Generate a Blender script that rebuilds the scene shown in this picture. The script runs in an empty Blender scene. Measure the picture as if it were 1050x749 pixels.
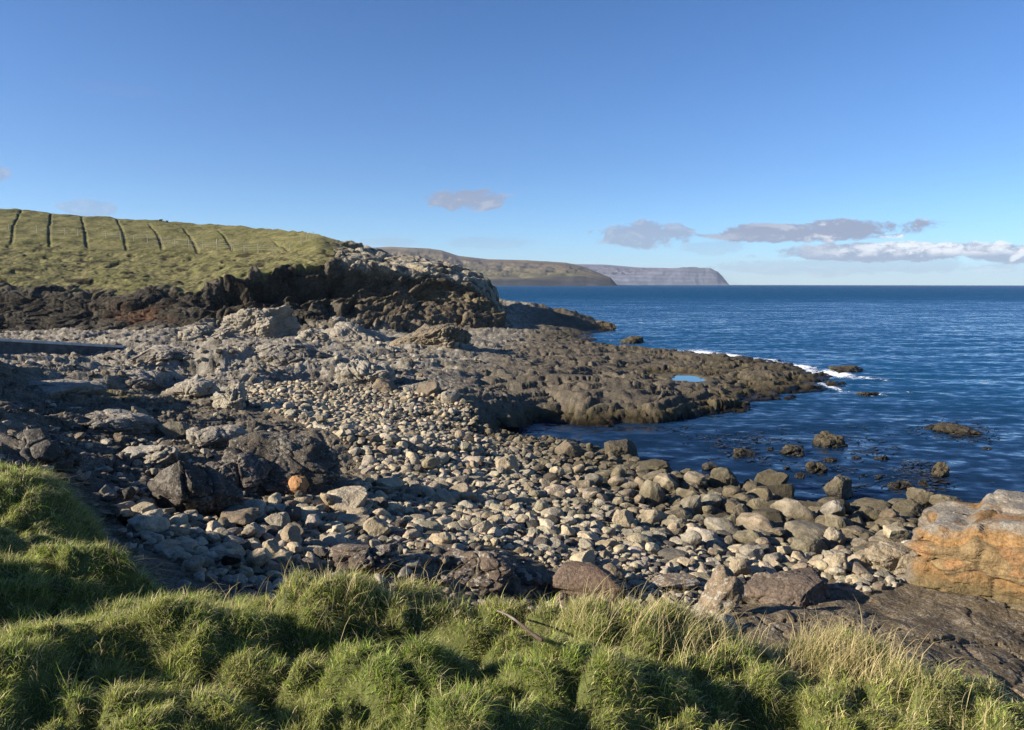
import bpy, math, random
import numpy as np
from mathutils import Vector, Matrix

R = math.radians
random.seed(7)
RNG = np.random.default_rng(11)
sc = bpy.context.scene
COL = sc.collection

# ------------------------------------------------------------------ camera
CAM_Z = 6.0
FPX = 760.0                       # focal length in photo pixels (1050 wide)
PITCH = R(6.23)
cd = bpy.data.cameras.new('camera')
cd.sensor_width = 36.0
cd.lens = 36.0 * FPX / 1050.0
cd.clip_start = 0.1
cd.clip_end = 60000
cam = bpy.data.objects.new('camera', cd)
COL.objects.link(cam)
ROT = Matrix.Rotation(math.pi/2 - PITCH, 3, 'X') @ Matrix.Rotation(R(0.1), 3, 'Z')
cam.matrix_world = Matrix.Translation((0, 0, CAM_Z)) @ ROT.to_4x4()
sc.camera = cam
ROTN = np.array(ROT)

# ------------------------------------------------------------------ sun, sky, exposure
SUN_EL = R(23.0)
SUN_AZ_DIR = np.array([-0.955, -0.297])          # horizontal direction towards the sun (left, a little behind)
SUN_AZ_DIR /= np.linalg.norm(SUN_AZ_DIR)
S = Vector((SUN_AZ_DIR[0]*math.cos(SUN_EL), SUN_AZ_DIR[1]*math.cos(SUN_EL), math.sin(SUN_EL)))
ld = bpy.data.lights.new('sun', 'SUN')
ld.energy = 5.0
ld.angle = R(0.5)
ld.color = (1.0, 0.90, 0.76)
sun = bpy.data.objects.new('sun', ld)
COL.objects.link(sun)
sun.rotation_euler = S.to_track_quat('Z', 'Y').to_euler()
sc.view_settings.view_transform = 'Standard'
sc.view_settings.look = 'None'
sc.view_settings.exposure = 1.27
sc.view_settings.gamma = 1.0
sc.view_settings.use_curve_mapping = False
sc.cycles.use_denoising = True
sc.cycles.denoiser = 'OPENIMAGEDENOISE'
sc.cycles.denoising_input_passes = 'RGB_ALBEDO_NORMAL'
sc.cycles.denoising_prefilter = 'NONE'
sc.cycles.max_bounces = 6
sc.cycles.volume_bounces = 0


class NT:
    """small helper to write node trees"""
    def __init__(s, tree):
        s.t = tree; s.n = tree.nodes; s.l = tree.links
    def node(s, typ, **kw):
        nd = s.n.new(typ)
        for k, v in kw.items(): setattr(nd, k, v)
        return nd
    def set(s, sock, v):
        if isinstance(v, bpy.types.NodeSocket): s.l.new(v, sock)
        elif isinstance(v, (tuple, list)) and len(v) == 3 and sock.type == 'RGBA': sock.default_value = (*v, 1)
        else: sock.default_value = v
    def math(s, op, a, b=0.0, c=None, clamp=False):
        nd = s.node('ShaderNodeMath', operation=op, use_clamp=clamp)
        s.set(nd.inputs[0], a); s.set(nd.inputs[1], b)
        if c is not None: s.set(nd.inputs[2], c)
        return nd.outputs[0]
    def mix(s, f, a, b, mode='MIX'):
        nd = s.node('ShaderNodeMix', data_type='RGBA', blend_type=mode)
        s.set(nd.inputs[0], f); s.set(nd.inputs[6], a); s.set(nd.inputs[7], b)
        return nd.outputs[2]
    def noise(s, vec, scale, detail=4, rough=0.55, dist=0.0):
        nd = s.node('ShaderNodeTexNoise')
        s.set(nd.inputs['Vector'], vec)
        nd.inputs['Scale'].default_value = scale
        nd.inputs['Detail'].default_value = detail
        nd.inputs['Roughness'].default_value = rough
        nd.inputs['Distortion'].default_value = dist
        return nd.outputs[0]
    def smooth(s, v, a, b, lo=0.0, hi=1.0):
        nd = s.node('ShaderNodeMapRange', interpolation_type='SMOOTHSTEP')
        s.set(nd.inputs[0], v); nd.inputs[1].default_value = a; nd.inputs[2].default_value = b
        nd.inputs[3].default_value = lo; nd.inputs[4].default_value = hi
        return nd.outputs[0]
    def mapping(s, vec, scale=(1, 1, 1), rot=(0, 0, 0), loc=(0, 0, 0)):
        nd = s.node('ShaderNodeMapping')
        s.l.new(vec, nd.inputs[0])
        nd.inputs[1].default_value = loc; nd.inputs[2].default_value = rot; nd.inputs[3].default_value = scale
        return nd.outputs[0]


def ray(u, v):
    """photo pixel -> world direction (numpy, broadcast)"""
    u = np.asarray(u, float); v = np.asarray(v, float)
    d = np.stack([(u-525.0)/FPX, -(v-374.5)/FPX, -np.ones_like(u+v)], -1) if u.shape == v.shape else None
    return d @ ROTN.T

def at_z(u, v, z):
    d = ray(u, v); t = (z-CAM_Z)/d[..., 2]
    return d[..., 0]*t, d[..., 1]*t

def at_depth(u, v, Y):
    d = ray(np.asarray(float(u)), np.asarray(float(v))); t = Y/d[1]
    return np.array([d[0]*t, Y, CAM_Z+d[2]*t])

# world: Nishita sky with a few low broken clouds
w = bpy.data.worlds.new('World'); sc.world = w; w.use_nodes = True
N = NT(w.node_tree)
for nd in list(N.n): N.n.remove(nd)
out = N.node('ShaderNodeOutputWorld')
sky = N.node('ShaderNodeTexSky', sky_type='NISHITA')
sky.sun_disc = False
sky.sun_elevation = SUN_EL
sky.sun_rotation = math.atan2(SUN_AZ_DIR[0], SUN_AZ_DIR[1])
sky.altitude = 0.0
sky.air_density = 1.0; sky.dust_density = 0.0; sky.ozone_density = 4.0
SKY_STR = 0.05
tc = N.node('ShaderNodeTexCoord')
sep = N.node('ShaderNodeSeparateXYZ'); N.l.new(tc.outputs['Generated'], sep.inputs[0])
az = N.math('ARCTAN2', sep.outputs[0], sep.outputs[1])
el = N.math('ARCSINE', sep.outputs[2])
def azel(u, v):
    d = ray(np.asarray(float(u)), np.asarray(float(v))); d /= np.linalg.norm(d)
    return math.atan2(d[0], d[1]), math.asin(d[2])
comb = N.node('ShaderNodeCombineXYZ')
N.l.new(az, comb.inputs[0]); N.l.new(N.math('MULTIPLY', el, 1.9), comb.inputs[1])
cn = N.noise(comb.outputs[0], 21.0, 9, 0.66, 0.35)
cn2 = N.noise(N.mapping(comb.outputs[0], loc=(3.1, 0.02, 0)), 30.0, 5, 0.6)
# (u0, u1, v0, v1, density)
CLOUDS = [(430, 525, 193, 217, 0.85), (606, 716, 226, 256, 0.75), (708, 990, 226, 249, 0.95), (690, 770, 246, 262, 0.25),
          (765, 1060, 247, 269, 0.85), (960, 1130, 251, 271, 0.8), (1100, 1400, 225, 275, 0.9),
          (445, 560, 243, 256, 0.22), (370, 430, 243, 254, 0.25), (55, 120, 205, 222, 0.42), (-40, 8, 165, 188, 0.6),
          (60, 170, 82, 100, 0.05), (725, 1060, 262, 284, 0.3),
          (-420, -180, 190, 230, 0.8), (1500, 1800, 190, 240, 0.8)]
tot = None
for (u0, u1, v0, v1, dn) in CLOUDS:
    a0, e1 = azel(u0, (v0+v1)/2); a1, _ = azel(u1, (v0+v1)/2)
    _, et = azel((u0+u1)/2, v0); _, eb = azel((u0+u1)/2, v1)
    dx = N.math('DIVIDE', N.math('SUBTRACT', az, (a0+a1)/2), (a1-a0)/2)
    dy = N.math('DIVIDE', N.math('SUBTRACT', el, (et+eb)/2), (et-eb)/2)
    r2 = N.math('ADD', N.math('POWER', N.math('ABSOLUTE', dx), 2.0), N.math('POWER', N.math('ABSOLUTE', dy), 2.0))
    m = N.math('SUBTRACT', 1.0, r2)
    m = N.math('ADD', m, N.math('MULTIPLY', N.math('SUBTRACT', cn, 0.50), 4.0))
    m = N.smooth(m, 0.0, 0.5, 0.0, dn)
    tot = m if tot is None else N.math('MAXIMUM', tot, m)
_, e_w0 = azel(900, 246); _, e_w1 = azel(900, 262)
# lit tops on the lower bank, mauve shade on the rest
low = N.smooth(el, e_w1, e_w0, 1.0, 0.0)
lit = N.smooth(N.math('ADD', cn2, N.math('MULTIPLY', low, 0.0)), 0.5, 0.72)
a_r, _ = azel(860, 250)
right = N.smooth(az, a_r-0.1, a_r+0.08)
band = N.math('MULTIPLY', N.smooth(el, azel(900, 266)[1], azel(900, 258)[1]), N.smooth(el, azel(900, 246)[1], azel(900, 251)[1]))
cup = N.noise(N.mapping(comb.outputs[0], loc=(-0.006, 0.016, 0)), 21.0, 9, 0.66, 0.35)
edge = N.smooth(N.math('SUBTRACT', cn, cup), 0.02, 0.16)
lit = N.math('MAXIMUM', N.math('MULTIPLY', edge, N.math('ADD', 0.18, N.math('MULTIPLY', right, 0.8))), N.math('MULTIPLY', N.math('MULTIPLY', band, right), N.smooth(cn2, 0.40, 0.58)))
ccol = N.mix(lit, (0.135, 0.158, 0.215), (0.47, 0.465, 0.465))
sky_c = N.node('ShaderNodeVectorMath', operation='SCALE')
N.l.new(sky.outputs[0], sky_c.inputs[0]); sky_c.inputs[3].default_value = SKY_STR
gr_ = N.mix(N.smooth(el, R(1.0), R(9.5)), (0.76, 1.08, 1.52), (0.68, 0.92, 1.26))
gr_ = N.mix(N.smooth(el, R(9.0), R(30.0)), gr_, (0.50, 0.80, 1.13))
skt = N.mix(1.0, sky_c.outputs[0], gr_, 'MULTIPLY')
bg_sky = N.node('ShaderNodeBackground'); N.l.new(skt, bg_sky.inputs[0]); bg_sky.inputs[1].default_value = 1.0
bg_cl = N.node('ShaderNodeBackground'); N.l.new(ccol, bg_cl.inputs[0]); bg_cl.inputs[1].default_value = 1.0
mxs = N.node('ShaderNodeMixShader'); N.l.new(tot, mxs.inputs[0]); N.l.new(bg_sky.outputs[0], mxs.inputs[1]); N.l.new(bg_cl.outputs[0], mxs.inputs[2])
N.l.new(mxs.outputs[0], out.inputs[0])

# ------------------------------------------------------------------ numpy noise
U = np.uint32
def _h(ix, iy, iz, seed):
    with np.errstate(over='ignore'):
        h = ix.astype(np.int64).astype(U)*U(374761393) + iy.astype(np.int64).astype(U)*U(668265263)
        if iz is not None: h = h + iz.astype(np.int64).astype(U)*U(2246822519)
        h = h + U((seed*3266489917) & 0xffffffff)
        h = (h ^ (h >> U(15)))*U(2246822519)
        h = (h ^ (h >> U(13)))*U(3266489917)
        return h ^ (h >> U(16))
def _f(h): return (h & U(0xffffff)).astype(np.float32)/np.float32(0x1000000)

def noise2(x, y, seed=0):
    x = np.asarray(x, np.float32); y = np.asarray(y, np.float32)
    ix = np.floor(x); iy = np.floor(y); fx = x-ix; fy = y-iy
    ux = fx*fx*fx*(fx*(fx*6-15)+10); uy = fy*fy*fy*(fy*(fy*6-15)+10)
    def g(a, b):
        an = _f(_h(ix+a, iy+b, None, seed))*np.float32(6.2831853)
        return np.cos(an)*(fx-a)+np.sin(an)*(fy-b)
    a = g(0, 0); b = g(1, 0); c = g(0, 1); d = g(1, 1)
    return ((a+(b-a)*ux) + ((c+(d-c)*ux)-(a+(b-a)*ux))*uy)*1.4

def noise3(x, y, z, seed=0):
    x = np.asarray(x, np.float32); y = np.asarray(y, np.float32); z = np.asarray(z, np.float32)
    ix = np.floor(x); iy = np.floor(y); iz = np.floor(z); fx = x-ix; fy = y-iy; fz = z-iz
    s = lambda t: t*t*t*(t*(t*6-15)+10)
    ux, uy, uz = s(fx), s(fy), s(fz)
    def g(a, b, c):
        h = _h(ix+a, iy+b, iz+c, seed)
        zz = _f(h)*2-1; an = _f(h*U(2654435761))*np.float32(6.2831853); r = np.sqrt(np.maximum(0, 1-zz*zz))
        return np.cos(an)*r*(fx-a)+np.sin(an)*r*(fy-b)+zz*(fz-c)
    l = lambda a, b, t: a+(b-a)*t
    return l(l(l(g(0,0,0), g(1,0,0), ux), l(g(0,1,0), g(1,1,0), ux), uy), l(l(g(0,0,1), g(1,0,1), ux), l(g(0,1,1), g(1,1,1), ux), uy), uz)*1.4

def fbm2(x, y, seed=0, oct=4, gain=0.5, lac=2.03):
    a = 1.0; t = 0; x = np.asarray(x, float); y = np.asarray(y, float)
    for i in range(oct):
        t = t + a*noise2(x, y, seed+i*17); x = x*lac+3.1; y = y*lac+1.7; a *= gain
    return t
def fbm3(x, y, z, seed=0, oct=4, gain=0.5, lac=2.03):
    a = 1.0; t = 0
    for i in range(oct):
        t = t + a*noise3(x, y, z, seed+i*17); x = x*lac+3.1; y = y*lac+1.7; z = z*lac+5.3; a *= gain
    return t
def ridge2(x, y, seed=0, oct=3):
    a = 1.0; t = 0; x = np.asarray(x, float); y = np.asarray(y, float)
    for i in range(oct):
        t = t + a*(1-2*np.abs(noise2(x, y, seed+i*13))); x = x*2.1+1.3; y = y*2.1+4.1; a *= 0.5
    return t*0.5

def cells2(x, y, seed=0, tilt=0.6):
    """broken-block relief: nearest cell gives a tilted facet; returns height, edge distance, cell random"""
    x = np.asarray(x, np.float32); y = np.asarray(y, np.float32)
    ix = np.floor(x); iy = np.floor(y)
    b1 = np.full(x.shape, 9.0, np.float32); b2 = b1.copy(); hh = np.zeros_like(b1); rr = np.zeros_like(b1)
    for a in (-1, 0, 1):
        for b in (-1, 0, 1):
            cx = ix+a; cy = iy+b
            h = _h(cx, cy, None, seed)
            px = cx+0.1+0.8*_f(h); py = cy+0.1+0.8*_f(h*U(2654435761))
            dx = x-px; dy = y-py; d = dx*dx+dy*dy
            k = h*U(1597334677); r1 = _f(k); r2 = _f(k*U(3812015801)); r3 = _f(k*U(958689857))
            hgt = (r1-0.5) + tilt*((r2-0.5)*dx*2+(r3-0.5)*dy*2)
            m = d < b1
            b2 = np.where(m, b1, np.minimum(b2, d)); hh = np.where(m, hgt, hh); rr = np.where(m, r1, rr); b1 = np.where(m, d, b1)
    return hh, np.sqrt(b2)-np.sqrt(b1), rr

def cells3(x, y, z, seed=0, tilt=0.6):
    x = np.asarray(x, np.float32); y = np.asarray(y, np.float32); z = np.asarray(z, np.float32)
    ix = np.floor(x); iy = np.floor(y); iz = np.floor(z)
    b1 = np.full(x.shape, 9.0, np.float32); b2 = b1.copy(); hh = np.zeros_like(b1); rr = np.zeros_like(b1)
    for a in (-1, 0, 1):
        for b in (-1, 0, 1):
            for c in (-1, 0, 1):
                cx = ix+a; cy = iy+b; cz = iz+c
                h = _h(cx, cy, cz, seed)
                px = cx+0.1+0.8*_f(h); py = cy+0.1+0.8*_f(h*U(2654435761)); pz = cz+0.1+0.8*_f(h*U(747796405))
                dx = x-px; dy = y-py; dz = z-pz; d = dx*dx+dy*dy+dz*dz
                k = h*U(1597334677); r1 = _f(k); r2 = _f(k*U(3812015801)); r3 = _f(k*U(958689857)); r4 = _f(k*U(1103515245))
                hgt = (r1-0.5)+tilt*((r2-0.5)*dx*2+(r3-0.5)*dy*2+(r4-0.5)*dz*2)
                m = d < b1
                b2 = np.where(m, b1, np.minimum(b2, d)); hh = np.where(m, hgt, hh); rr = np.where(m, r1, rr); b1 = np.where(m, d, b1)
    return hh, np.sqrt(b2)-np.sqrt(b1), rr

def sstep(a, b, x):
    t = np.clip((np.asarray(x)-a)/(b-a), 0, 1); return t*t*(3-2*t)
def lerp(a, b, t): return a+(b-a)*t
def mixc(c, d, t): return c+(np.asarray(d, float)-c)*np.asarray(t)[..., None]

# ------------------------------------------------------------------ mesh helpers
def tag(o, label=None, cat=None, group=None, kind=None):
    if label: o['label'] = label
    if cat: o['category'] = cat
    if group: o['group'] = group
    if kind: o['kind'] = kind
    return o

def raw_mesh(name, verts, faces_flat, sizes, mat, color=None, extra=None, smooth=True):
    me = bpy.data.meshes.new(name)
    v = np.ascontiguousarray(verts, np.float32); n = len(v)
    me.vertices.add(n); me.vertices.foreach_set('co', v.ravel())
    fl = np.ascontiguousarray(faces_flat, np.int32).ravel()
    me.loops.add(len(fl)); me.loops.foreach_set('vertex_index', fl)
    sizes = np.asarray(sizes, np.int32)
    st = np.concatenate([[0], np.cumsum(sizes)[:-1]]).astype(np.int32)
    me.polygons.add(len(sizes)); me.polygons.foreach_set('loop_start', st)
    if not smooth:
        me.update(calc_edges=True)
        me.polygons.foreach_set('use_smooth', np.zeros(len(sizes), bool))
    me.update(calc_edges=True)
    if color is not None:
        a = me.color_attributes.new('tint', 'FLOAT_COLOR', 'POINT')
        c = np.ones((n, 4), np.float32); c[:, :3] = np.clip(color.reshape(-1, 3), 0, 1)
        a.data.foreach_set('color', c.ravel())
    for k, arr in (extra or {}).items():
        a = me.attributes.new(k, 'FLOAT', 'POINT'); a.data.foreach_set('value', np.ascontiguousarray(arr, np.float32).ravel())
    if mat: me.materials.append(mat)
    return me

def add_obj(name, me, parent=None, loc=(0, 0, 0)):
    o = bpy.data.objects.new(name, me); COL.objects.link(o)
    o.location = [float(q) for q in loc]
    if parent: o.parent = parent
    return o

def grid_faces(nr, nc, flip=False):
    i = np.arange(nr*nc).reshape(nr, nc)
    f = np.stack([i[:-1, :-1], i[:-1, 1:], i[1:, 1:], i[1:, :-1]], -1).reshape(-1, 4)
    return f[:, ::-1] if flip else f

def grid_mesh(name, P, mat, color=None, extra=None, flip=False):
    nr, nc = P.shape[:2]
    f = grid_faces(nr, nc, flip)
    return raw_mesh(name, P.reshape(-1, 3), f, np.full(len(f), 4), mat, color, extra)

def box_verts(x0, x1, y0, y1, z0, z1):
    v = np.array([(x, y, z) for z in (z0, z1) for y in (y0, y1) for x in (x0, x1)], float)
    f = np.array([(0,2,3,1),(4,5,7,6),(0,1,5,4),(2,6,7,3),(0,4,6,2),(1,3,7,5)])
    return v, f

# ------------------------------------------------------------------ materials
def tint_mat(name, rough=0.85, bump=((8, 0.6),), bump_d=0.03, speck=None, var=0.35, spec=0.25, fine=24.0, wet=False, battr=None):
    m = bpy.data.materials.new(name); m.use_nodes = True
    T = NT(m.node_tree); b = T.n['Principled BSDF']
    at = T.node('ShaderNodeAttribute', attribute_name='tint')
    geo = T.node('ShaderNodeNewGeometry'); P = geo.outputs['Position']
    n1 = T.noise(P, fine, 5, 0.65)
    n2 = T.noise(P, fine*0.22, 4, 0.6)
    f = T.math('ADD', T.math('MULTIPLY', n1, 0.7), T.math('MULTIPLY', n2, 0.3))
    f = T.smooth(f, 0.3, 0.7, 1-var, 1+var)
    vs = T.node('ShaderNodeVectorMath', operation='SCALE')
    T.l.new(at.outputs['Color'], vs.inputs[0]); T.l.new(f, vs.inputs[3])
    c = vs.outputs[0]
    if speck:
        la = T.node('ShaderNodeAttribute', attribute_name='lichen')
        sp = T.noise(P, speck[0], 3, 0.7)
        sp2 = T.noise(P, speck[0]*0.13, 3, 0.6)
        k = T.math('MULTIPLY', T.smooth(T.math('ADD', sp, T.math('MULTIPLY', sp2, 0.5)), speck[1], speck[1]+0.07), la.outputs['Fac'], clamp=True)
        c = T.mix(k, c, speck[2])
    T.l.new(c, b.inputs['Base Color'])
    b.inputs['Roughness'].default_value = rough
    if wet:
        wa = T.node('ShaderNodeAttribute', attribute_name='wet')
        T.l.new(T.math('SUBTRACT', rough, T.math('MULTIPLY', wa.outputs['Fac'], rough-0.3)), b.inputs['Roughness'])
    b.inputs['Specular IOR Level'].default_value = spec
    h = None
    for sca, am in bump:
        nn = T.math('MULTIPLY', T.noise(P, sca, 6, 0.65), am/1.0)
        h = nn if h is None else T.math('ADD', h, nn)
    if battr:
        ba = T.node('ShaderNodeAttribute', attribute_name=battr); h = T.math('MULTIPLY', h, ba.outputs['Fac'])
    bp = T.node('ShaderNodeBump'); bp.inputs['Strength'].default_value = 1.0; bp.inputs['Distance'].default_value = bump_d
    T.l.new(h, bp.inputs['Height']); T.l.new(bp.outputs[0], b.inputs['Normal'])
    return m

M_SHORE = tint_mat('shore_rock', 0.92, ((3.0, 0.45), (12, 0.5), (45, 0.15)), 0.07, (26, 0.78, (0.34, 0.315, 0.265)), 0.42, 0.12, 20, wet=True)
M_CLIFF = tint_mat('cliff_rock', 0.92, ((1.2, 0.8), (4, 0.6)), 0.16, (5, 0.80, (0.34, 0.315, 0.265)), 0.5, 0.1, 3.2, battr='rocky')
M_STONE = tint_mat('beach_stone', 0.85, ((7, 1.0), (30, 0.5)), 0.045, (30, 0.84, (0.36, 0.335, 0.285)), 0.28, 0.3, 26, wet=True)
M_OUTCROP = tint_mat('outcrop_rock', 0.85, ((4, 0.5), (16, 0.5), (60, 0.2)), 0.06, (15, 0.80, (0.30, 0.28, 0.235)), 0.4, 0.25, 24, wet=True)
M_FAR = tint_mat('far_land', 0.95, ((0.012, 1.0),), 6.0, None, 0.25, 0.05, 0.02)
M_SOIL = tint_mat('bank_soil', 0.95, ((8, 1.0),), 0.05, None, 0.4, 0.1, 14)

def simple_mat(name, col, rough=0.8, nscale=12, var=0.3, bump=0.0, spec=0.2):
    m = bpy.data.materials.new(name); m.use_nodes = True
    T = NT(m.node_tree); b = T.n['Principled BSDF']
    geo = T.node('ShaderNodeNewGeometry')
    f = T.smooth(T.noise(geo.outputs['Position'], nscale, 6, 0.65), 0.3, 0.7, 1-var, 1+var)
    vs = T.node('ShaderNodeVectorMath', operation='SCALE'); vs.inputs[0].default_value = col; T.l.new(f, vs.inputs[3])
    T.l.new(vs.outputs[0], b.inputs['Base Color'])
    b.inputs['Roughness'].default_value = rough; b.inputs['Specular IOR Level'].default_value = spec
    if bump:
        bp = T.node('ShaderNodeBump'); bp.inputs['Distance'].default_value = bump
        T.l.new(T.noise(geo.outputs['Position'], nscale*3, 5, 0.6), bp.inputs['Height']); T.l.new(bp.outputs[0], b.inputs['Normal'])
    return m
M_CONC = simple_mat('concrete', (0.095, 0.097, 0.093), 0.85, 1.5, 0.45, 0.02)
M_COPING = simple_mat('concrete_coping', (0.55, 0.52, 0.46), 0.85, 2.0, 0.25, 0.02)
M_POST = simple_mat('weathered_wood', (0.30, 0.275, 0.20), 0.9, 20, 0.3, 0.01)
M_WIRE = simple_mat('fence_wire', (0.22, 0.22, 0.21), 0.5, 5, 0.1, 0, 0.5)
M_WOOD = simple_mat('driftwood', (0.30, 0.24, 0.19), 0.85, 30, 0.45, 0.01)
M_WOODP = simple_mat('bleached_wood', (0.5, 0.45, 0.38), 0.85, 30, 0.3, 0.01)
M_WOOL = simple_mat('sheep_wool', (0.62, 0.52, 0.34), 0.95, 30, 0.2, 0.03)
M_WOOLD = simple_mat('dark_sheep_wool', (0.03, 0.026, 0.022), 0.95, 30, 0.3, 0.03)
M_KELP = simple_mat('kelp', (0.018, 0.014, 0.006), 0.35, 8, 0.4, 0.0, 0.5)

# ------------------------------------------------------------------ shore heights (world-space thin-plate fit to surveyed points)
# (photo u, photo v, height above the sea, roughness of the relief)
CP = [
 # inlet waterline along the beach
 (530,439,0.02,.2),(590,454,0.0,.1),(650,474,0.0,.1),(700,489,0.0,.1),(760,499,0.0,.1),(820,517,0.0,.1),(880,522,0.0,.1),(930,515,0.0,.1),(1000,512,0.0,.1),(1120,525,0.0,.1),(1300,530,0.0,.1),
 # inlet floor
 (560,441,-.3,.2),(620,448,-.7,.2),(700,458,-1.0,.2),(800,475,-1.0,.1),(900,492,-0.9,.1),(1000,492,-.8,.1),(870,430,-1.6,.1),(1000,430,-2,.1),(1050,380,-3,.1),(760,445,-1.2,.1),(1250,440,-2,.1),(950,350,-3,.1),(900,330,-3,.1),
 # shelf front waterline
 (560,437,-.1,.4),(600,438,-.1,.4),(660,437,-.1,.4),(720,429,-.1,.4),(790,416,-.1,.4),(848,404,-.1,.3),
 # shelf top
 (550,404,1.0,.26),(600,410,.9,.22),(660,411,.8,.22),(720,405,.66,.22),(790,396,.45,.22),(845,394,.22,.2),(800,380,.5,.22),(740,376,.6,.22),(680,372,.68,.22),(620,368,.9,.26),(560,372,1.25,.3),(500,376,1.55,.4),(480,400,1.4,.4),(455,378,1.9,.5),(520,417,0.9,.3),(500,427,0.7,.3),
 (703,386,.42,.1),(640,385,.95,.25),
 # shelf back edge
 (855,383,-.15,.3),(810,370,-.2,.3),(760,365,-.2,.3),(715,360,-.25,.3),(660,355,-.25,.3),(880,378,-1.2,.1),(800,358,-1.5,.1),(700,350,-1.2,.1),
 # cove and back skerries
 (640,348,-.5,.2),(626,343,-.35,.2),(608,342,-.1,.3),(600,350,.35,.5),(560,345,.9,.6),(520,352,1.3,.7),
 (570,321,2.3,1.),(540,319,2.6,1.1),(600,324,1.7,.9),(585,320,2.2,.9),(520,318,2.8,1.),(612,331,.9,.6),(622,336,.15,.4),(631,333,-.6,.2),(578,315.5,1.2,.3),(615,321,-.3,.2),(660,335,-1.2,.1),(700,320,-2.5,.1),(545,313.5,2.0,.3),
 # rocky platform on the left
 (0,400,2.5,.8),(100,405,2.15,.85),(200,392,1.95,.9),(300,372,2.05,.9),(400,382,1.95,1.0),(430,390,2.0,.9),(100,369,1.7,.5),(20,368,1.95,.4),(300,348,1.8,.8),(200,345,2.0,.8),(400,355,1.6,.8),(480,360,1.5,.7),(150,362,1.7,.5),(250,382,2.0,.9),(50,380,2.4,.8),(-200,370,2.8,.7),(-200,345,2.6,.7),(-400,360,3,.7),
 (340,386,1.95,.9),
 # cliff foot (buried under the hill)
 (-100,338,2.0,.5),(60,338,1.8,.5),(180,336,1.8,.5),(300,336,1.6,.5),(400,340,1.4,.5),(470,340,1.2,.5),
 # beach
 (250,400,1.85,.12),(330,396,1.75,.1),(410,402,1.55,.1),(470,420,1.05,.1),(500,438,.45,.1),(350,440,1.6,.08),(450,455,1.2,.06),(520,470,.75,.06),(600,490,.5,.06),(660,500,.3,.06),(550,530,1.0,.06),(640,545,.8,.06),(720,530,.42,.06),(800,550,.4,.06),(860,545,.28,.06),(920,545,.4,.1),(900,575,.75,.1),(760,580,.85,.1),(650,590,1.2,.1),(560,575,1.4,.2),(450,545,1.5,.06),(370,540,1.75,.1),(300,560,2.05,.15),(220,575,2.35,.12),(400,500,1.4,.06),(250,530,2.05,.1),
 # ledge just under the bank
 (350,585,2.0,.5),(420,580,1.9,.5),(500,585,1.75,.5),(560,600,1.5,.5),(620,620,1.4,.3),(700,630,1.45,.3),
 # flat dark rock at right
 (780,610,1.15,.25),(850,610,1.15,.2),(920,620,1.05,.2),(1000,635,1.0,.2),(1050,650,1.0,.25),(1050,690,1.2,.3),(900,670,1.55,.3),(960,690,1.5,.3),(1150,640,.9,.3),(1250,580,.5,.4),(1300,700,1.2,.3),(1000,590,.85,.2),(1150,580,.6,.3),(840,640,1.3,.3),
 # left slope, dark
 (150,450,2.15,.6),(60,450,2.6,.6),(110,485,2.5,.5),(0,430,3.0,.6),(180,520,2.35,.3),(300,440,1.9,.6),(260,470,2.05,.5),(330,490,1.75,.3),(40,480,2.9,.5),(-200,450,4.0,.6),(-300,420,4.2,.6),(-150,400,3.2,.7),(-150,500,4.0,.5),(130,520,2.6,.4),
 (200,420,2.0,.7),(215,440,2.0,.6),
]
CPa = np.array(CP, float)
_cx, _cy = at_z(CPa[:, 0], CPa[:, 1], np.maximum(CPa[:, 2], 0))
def _warp(x, y): return np.stack([np.asarray(x)/np.asarray(y)*1.6, np.log(np.asarray(y))*1.4], -1)
_W = _warp(_cx, _cy)
def _phi(r2): return 0.5*r2*np.log(r2+1e-9)
def tps_fit(W, val, lam=3e-4):
    n = len(W); d2 = ((W[:, None]-W[None])**2).sum(-1)
    A = np.zeros((n+3, n+3)); A[:n, :n] = _phi(d2)+lam*np.eye(n)
    A[:n, n] = 1; A[:n, n+1:] = W; A[n, :n] = 1; A[n+1:, :n] = W.T
    return np.linalg.solve(A, np.concatenate([val, np.zeros((3,)+val.shape[1:])]))
_cf = tps_fit(_W, CPa[:, 2:4])
def tps_eval(x, y):
    x = np.asarray(x, float); sh = x.shape; W = _warp(x, y).reshape(-1, 2); res = np.empty((len(W), 2))
    for i in range(0, len(W), 40000):
        q = W[i:i+40000]; d2 = ((q[:, None]-_W[None])**2).sum(-1)
        res[i:i+40000] = _phi(d2)@_cf[:-3] + _cf[-3] + q@_cf[-2:]
    return res[:, 0].reshape(sh), np.clip(res[:, 1], 0.03, 1.1).reshape(sh)

def base_shore(x, y):
    x = np.asarray(x, float); y = np.asarray(y, float)
    wv = sstep(21, 27, y)
    xw = x+wv*(0.7*noise2(x*0.33, y*0.33, 841)+0.35*noise2(x*1.1, y*1.1, 843)); yw = y+wv*(0.45*noise2(x*0.33+7, y*0.33, 845)+0.25*noise2(x*1.1+3, y*1.1, 847))
    z, a = tps_eval(xw, np.maximum(yw, 6))
    # grassy bank off to the left that shades the rocks
    z = z + 2.7*np.exp(-(((x+19.5)/3.4)**2+((y-19.0)/5.5)**2))
    return np.clip(z, -4, 9), a

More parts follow.
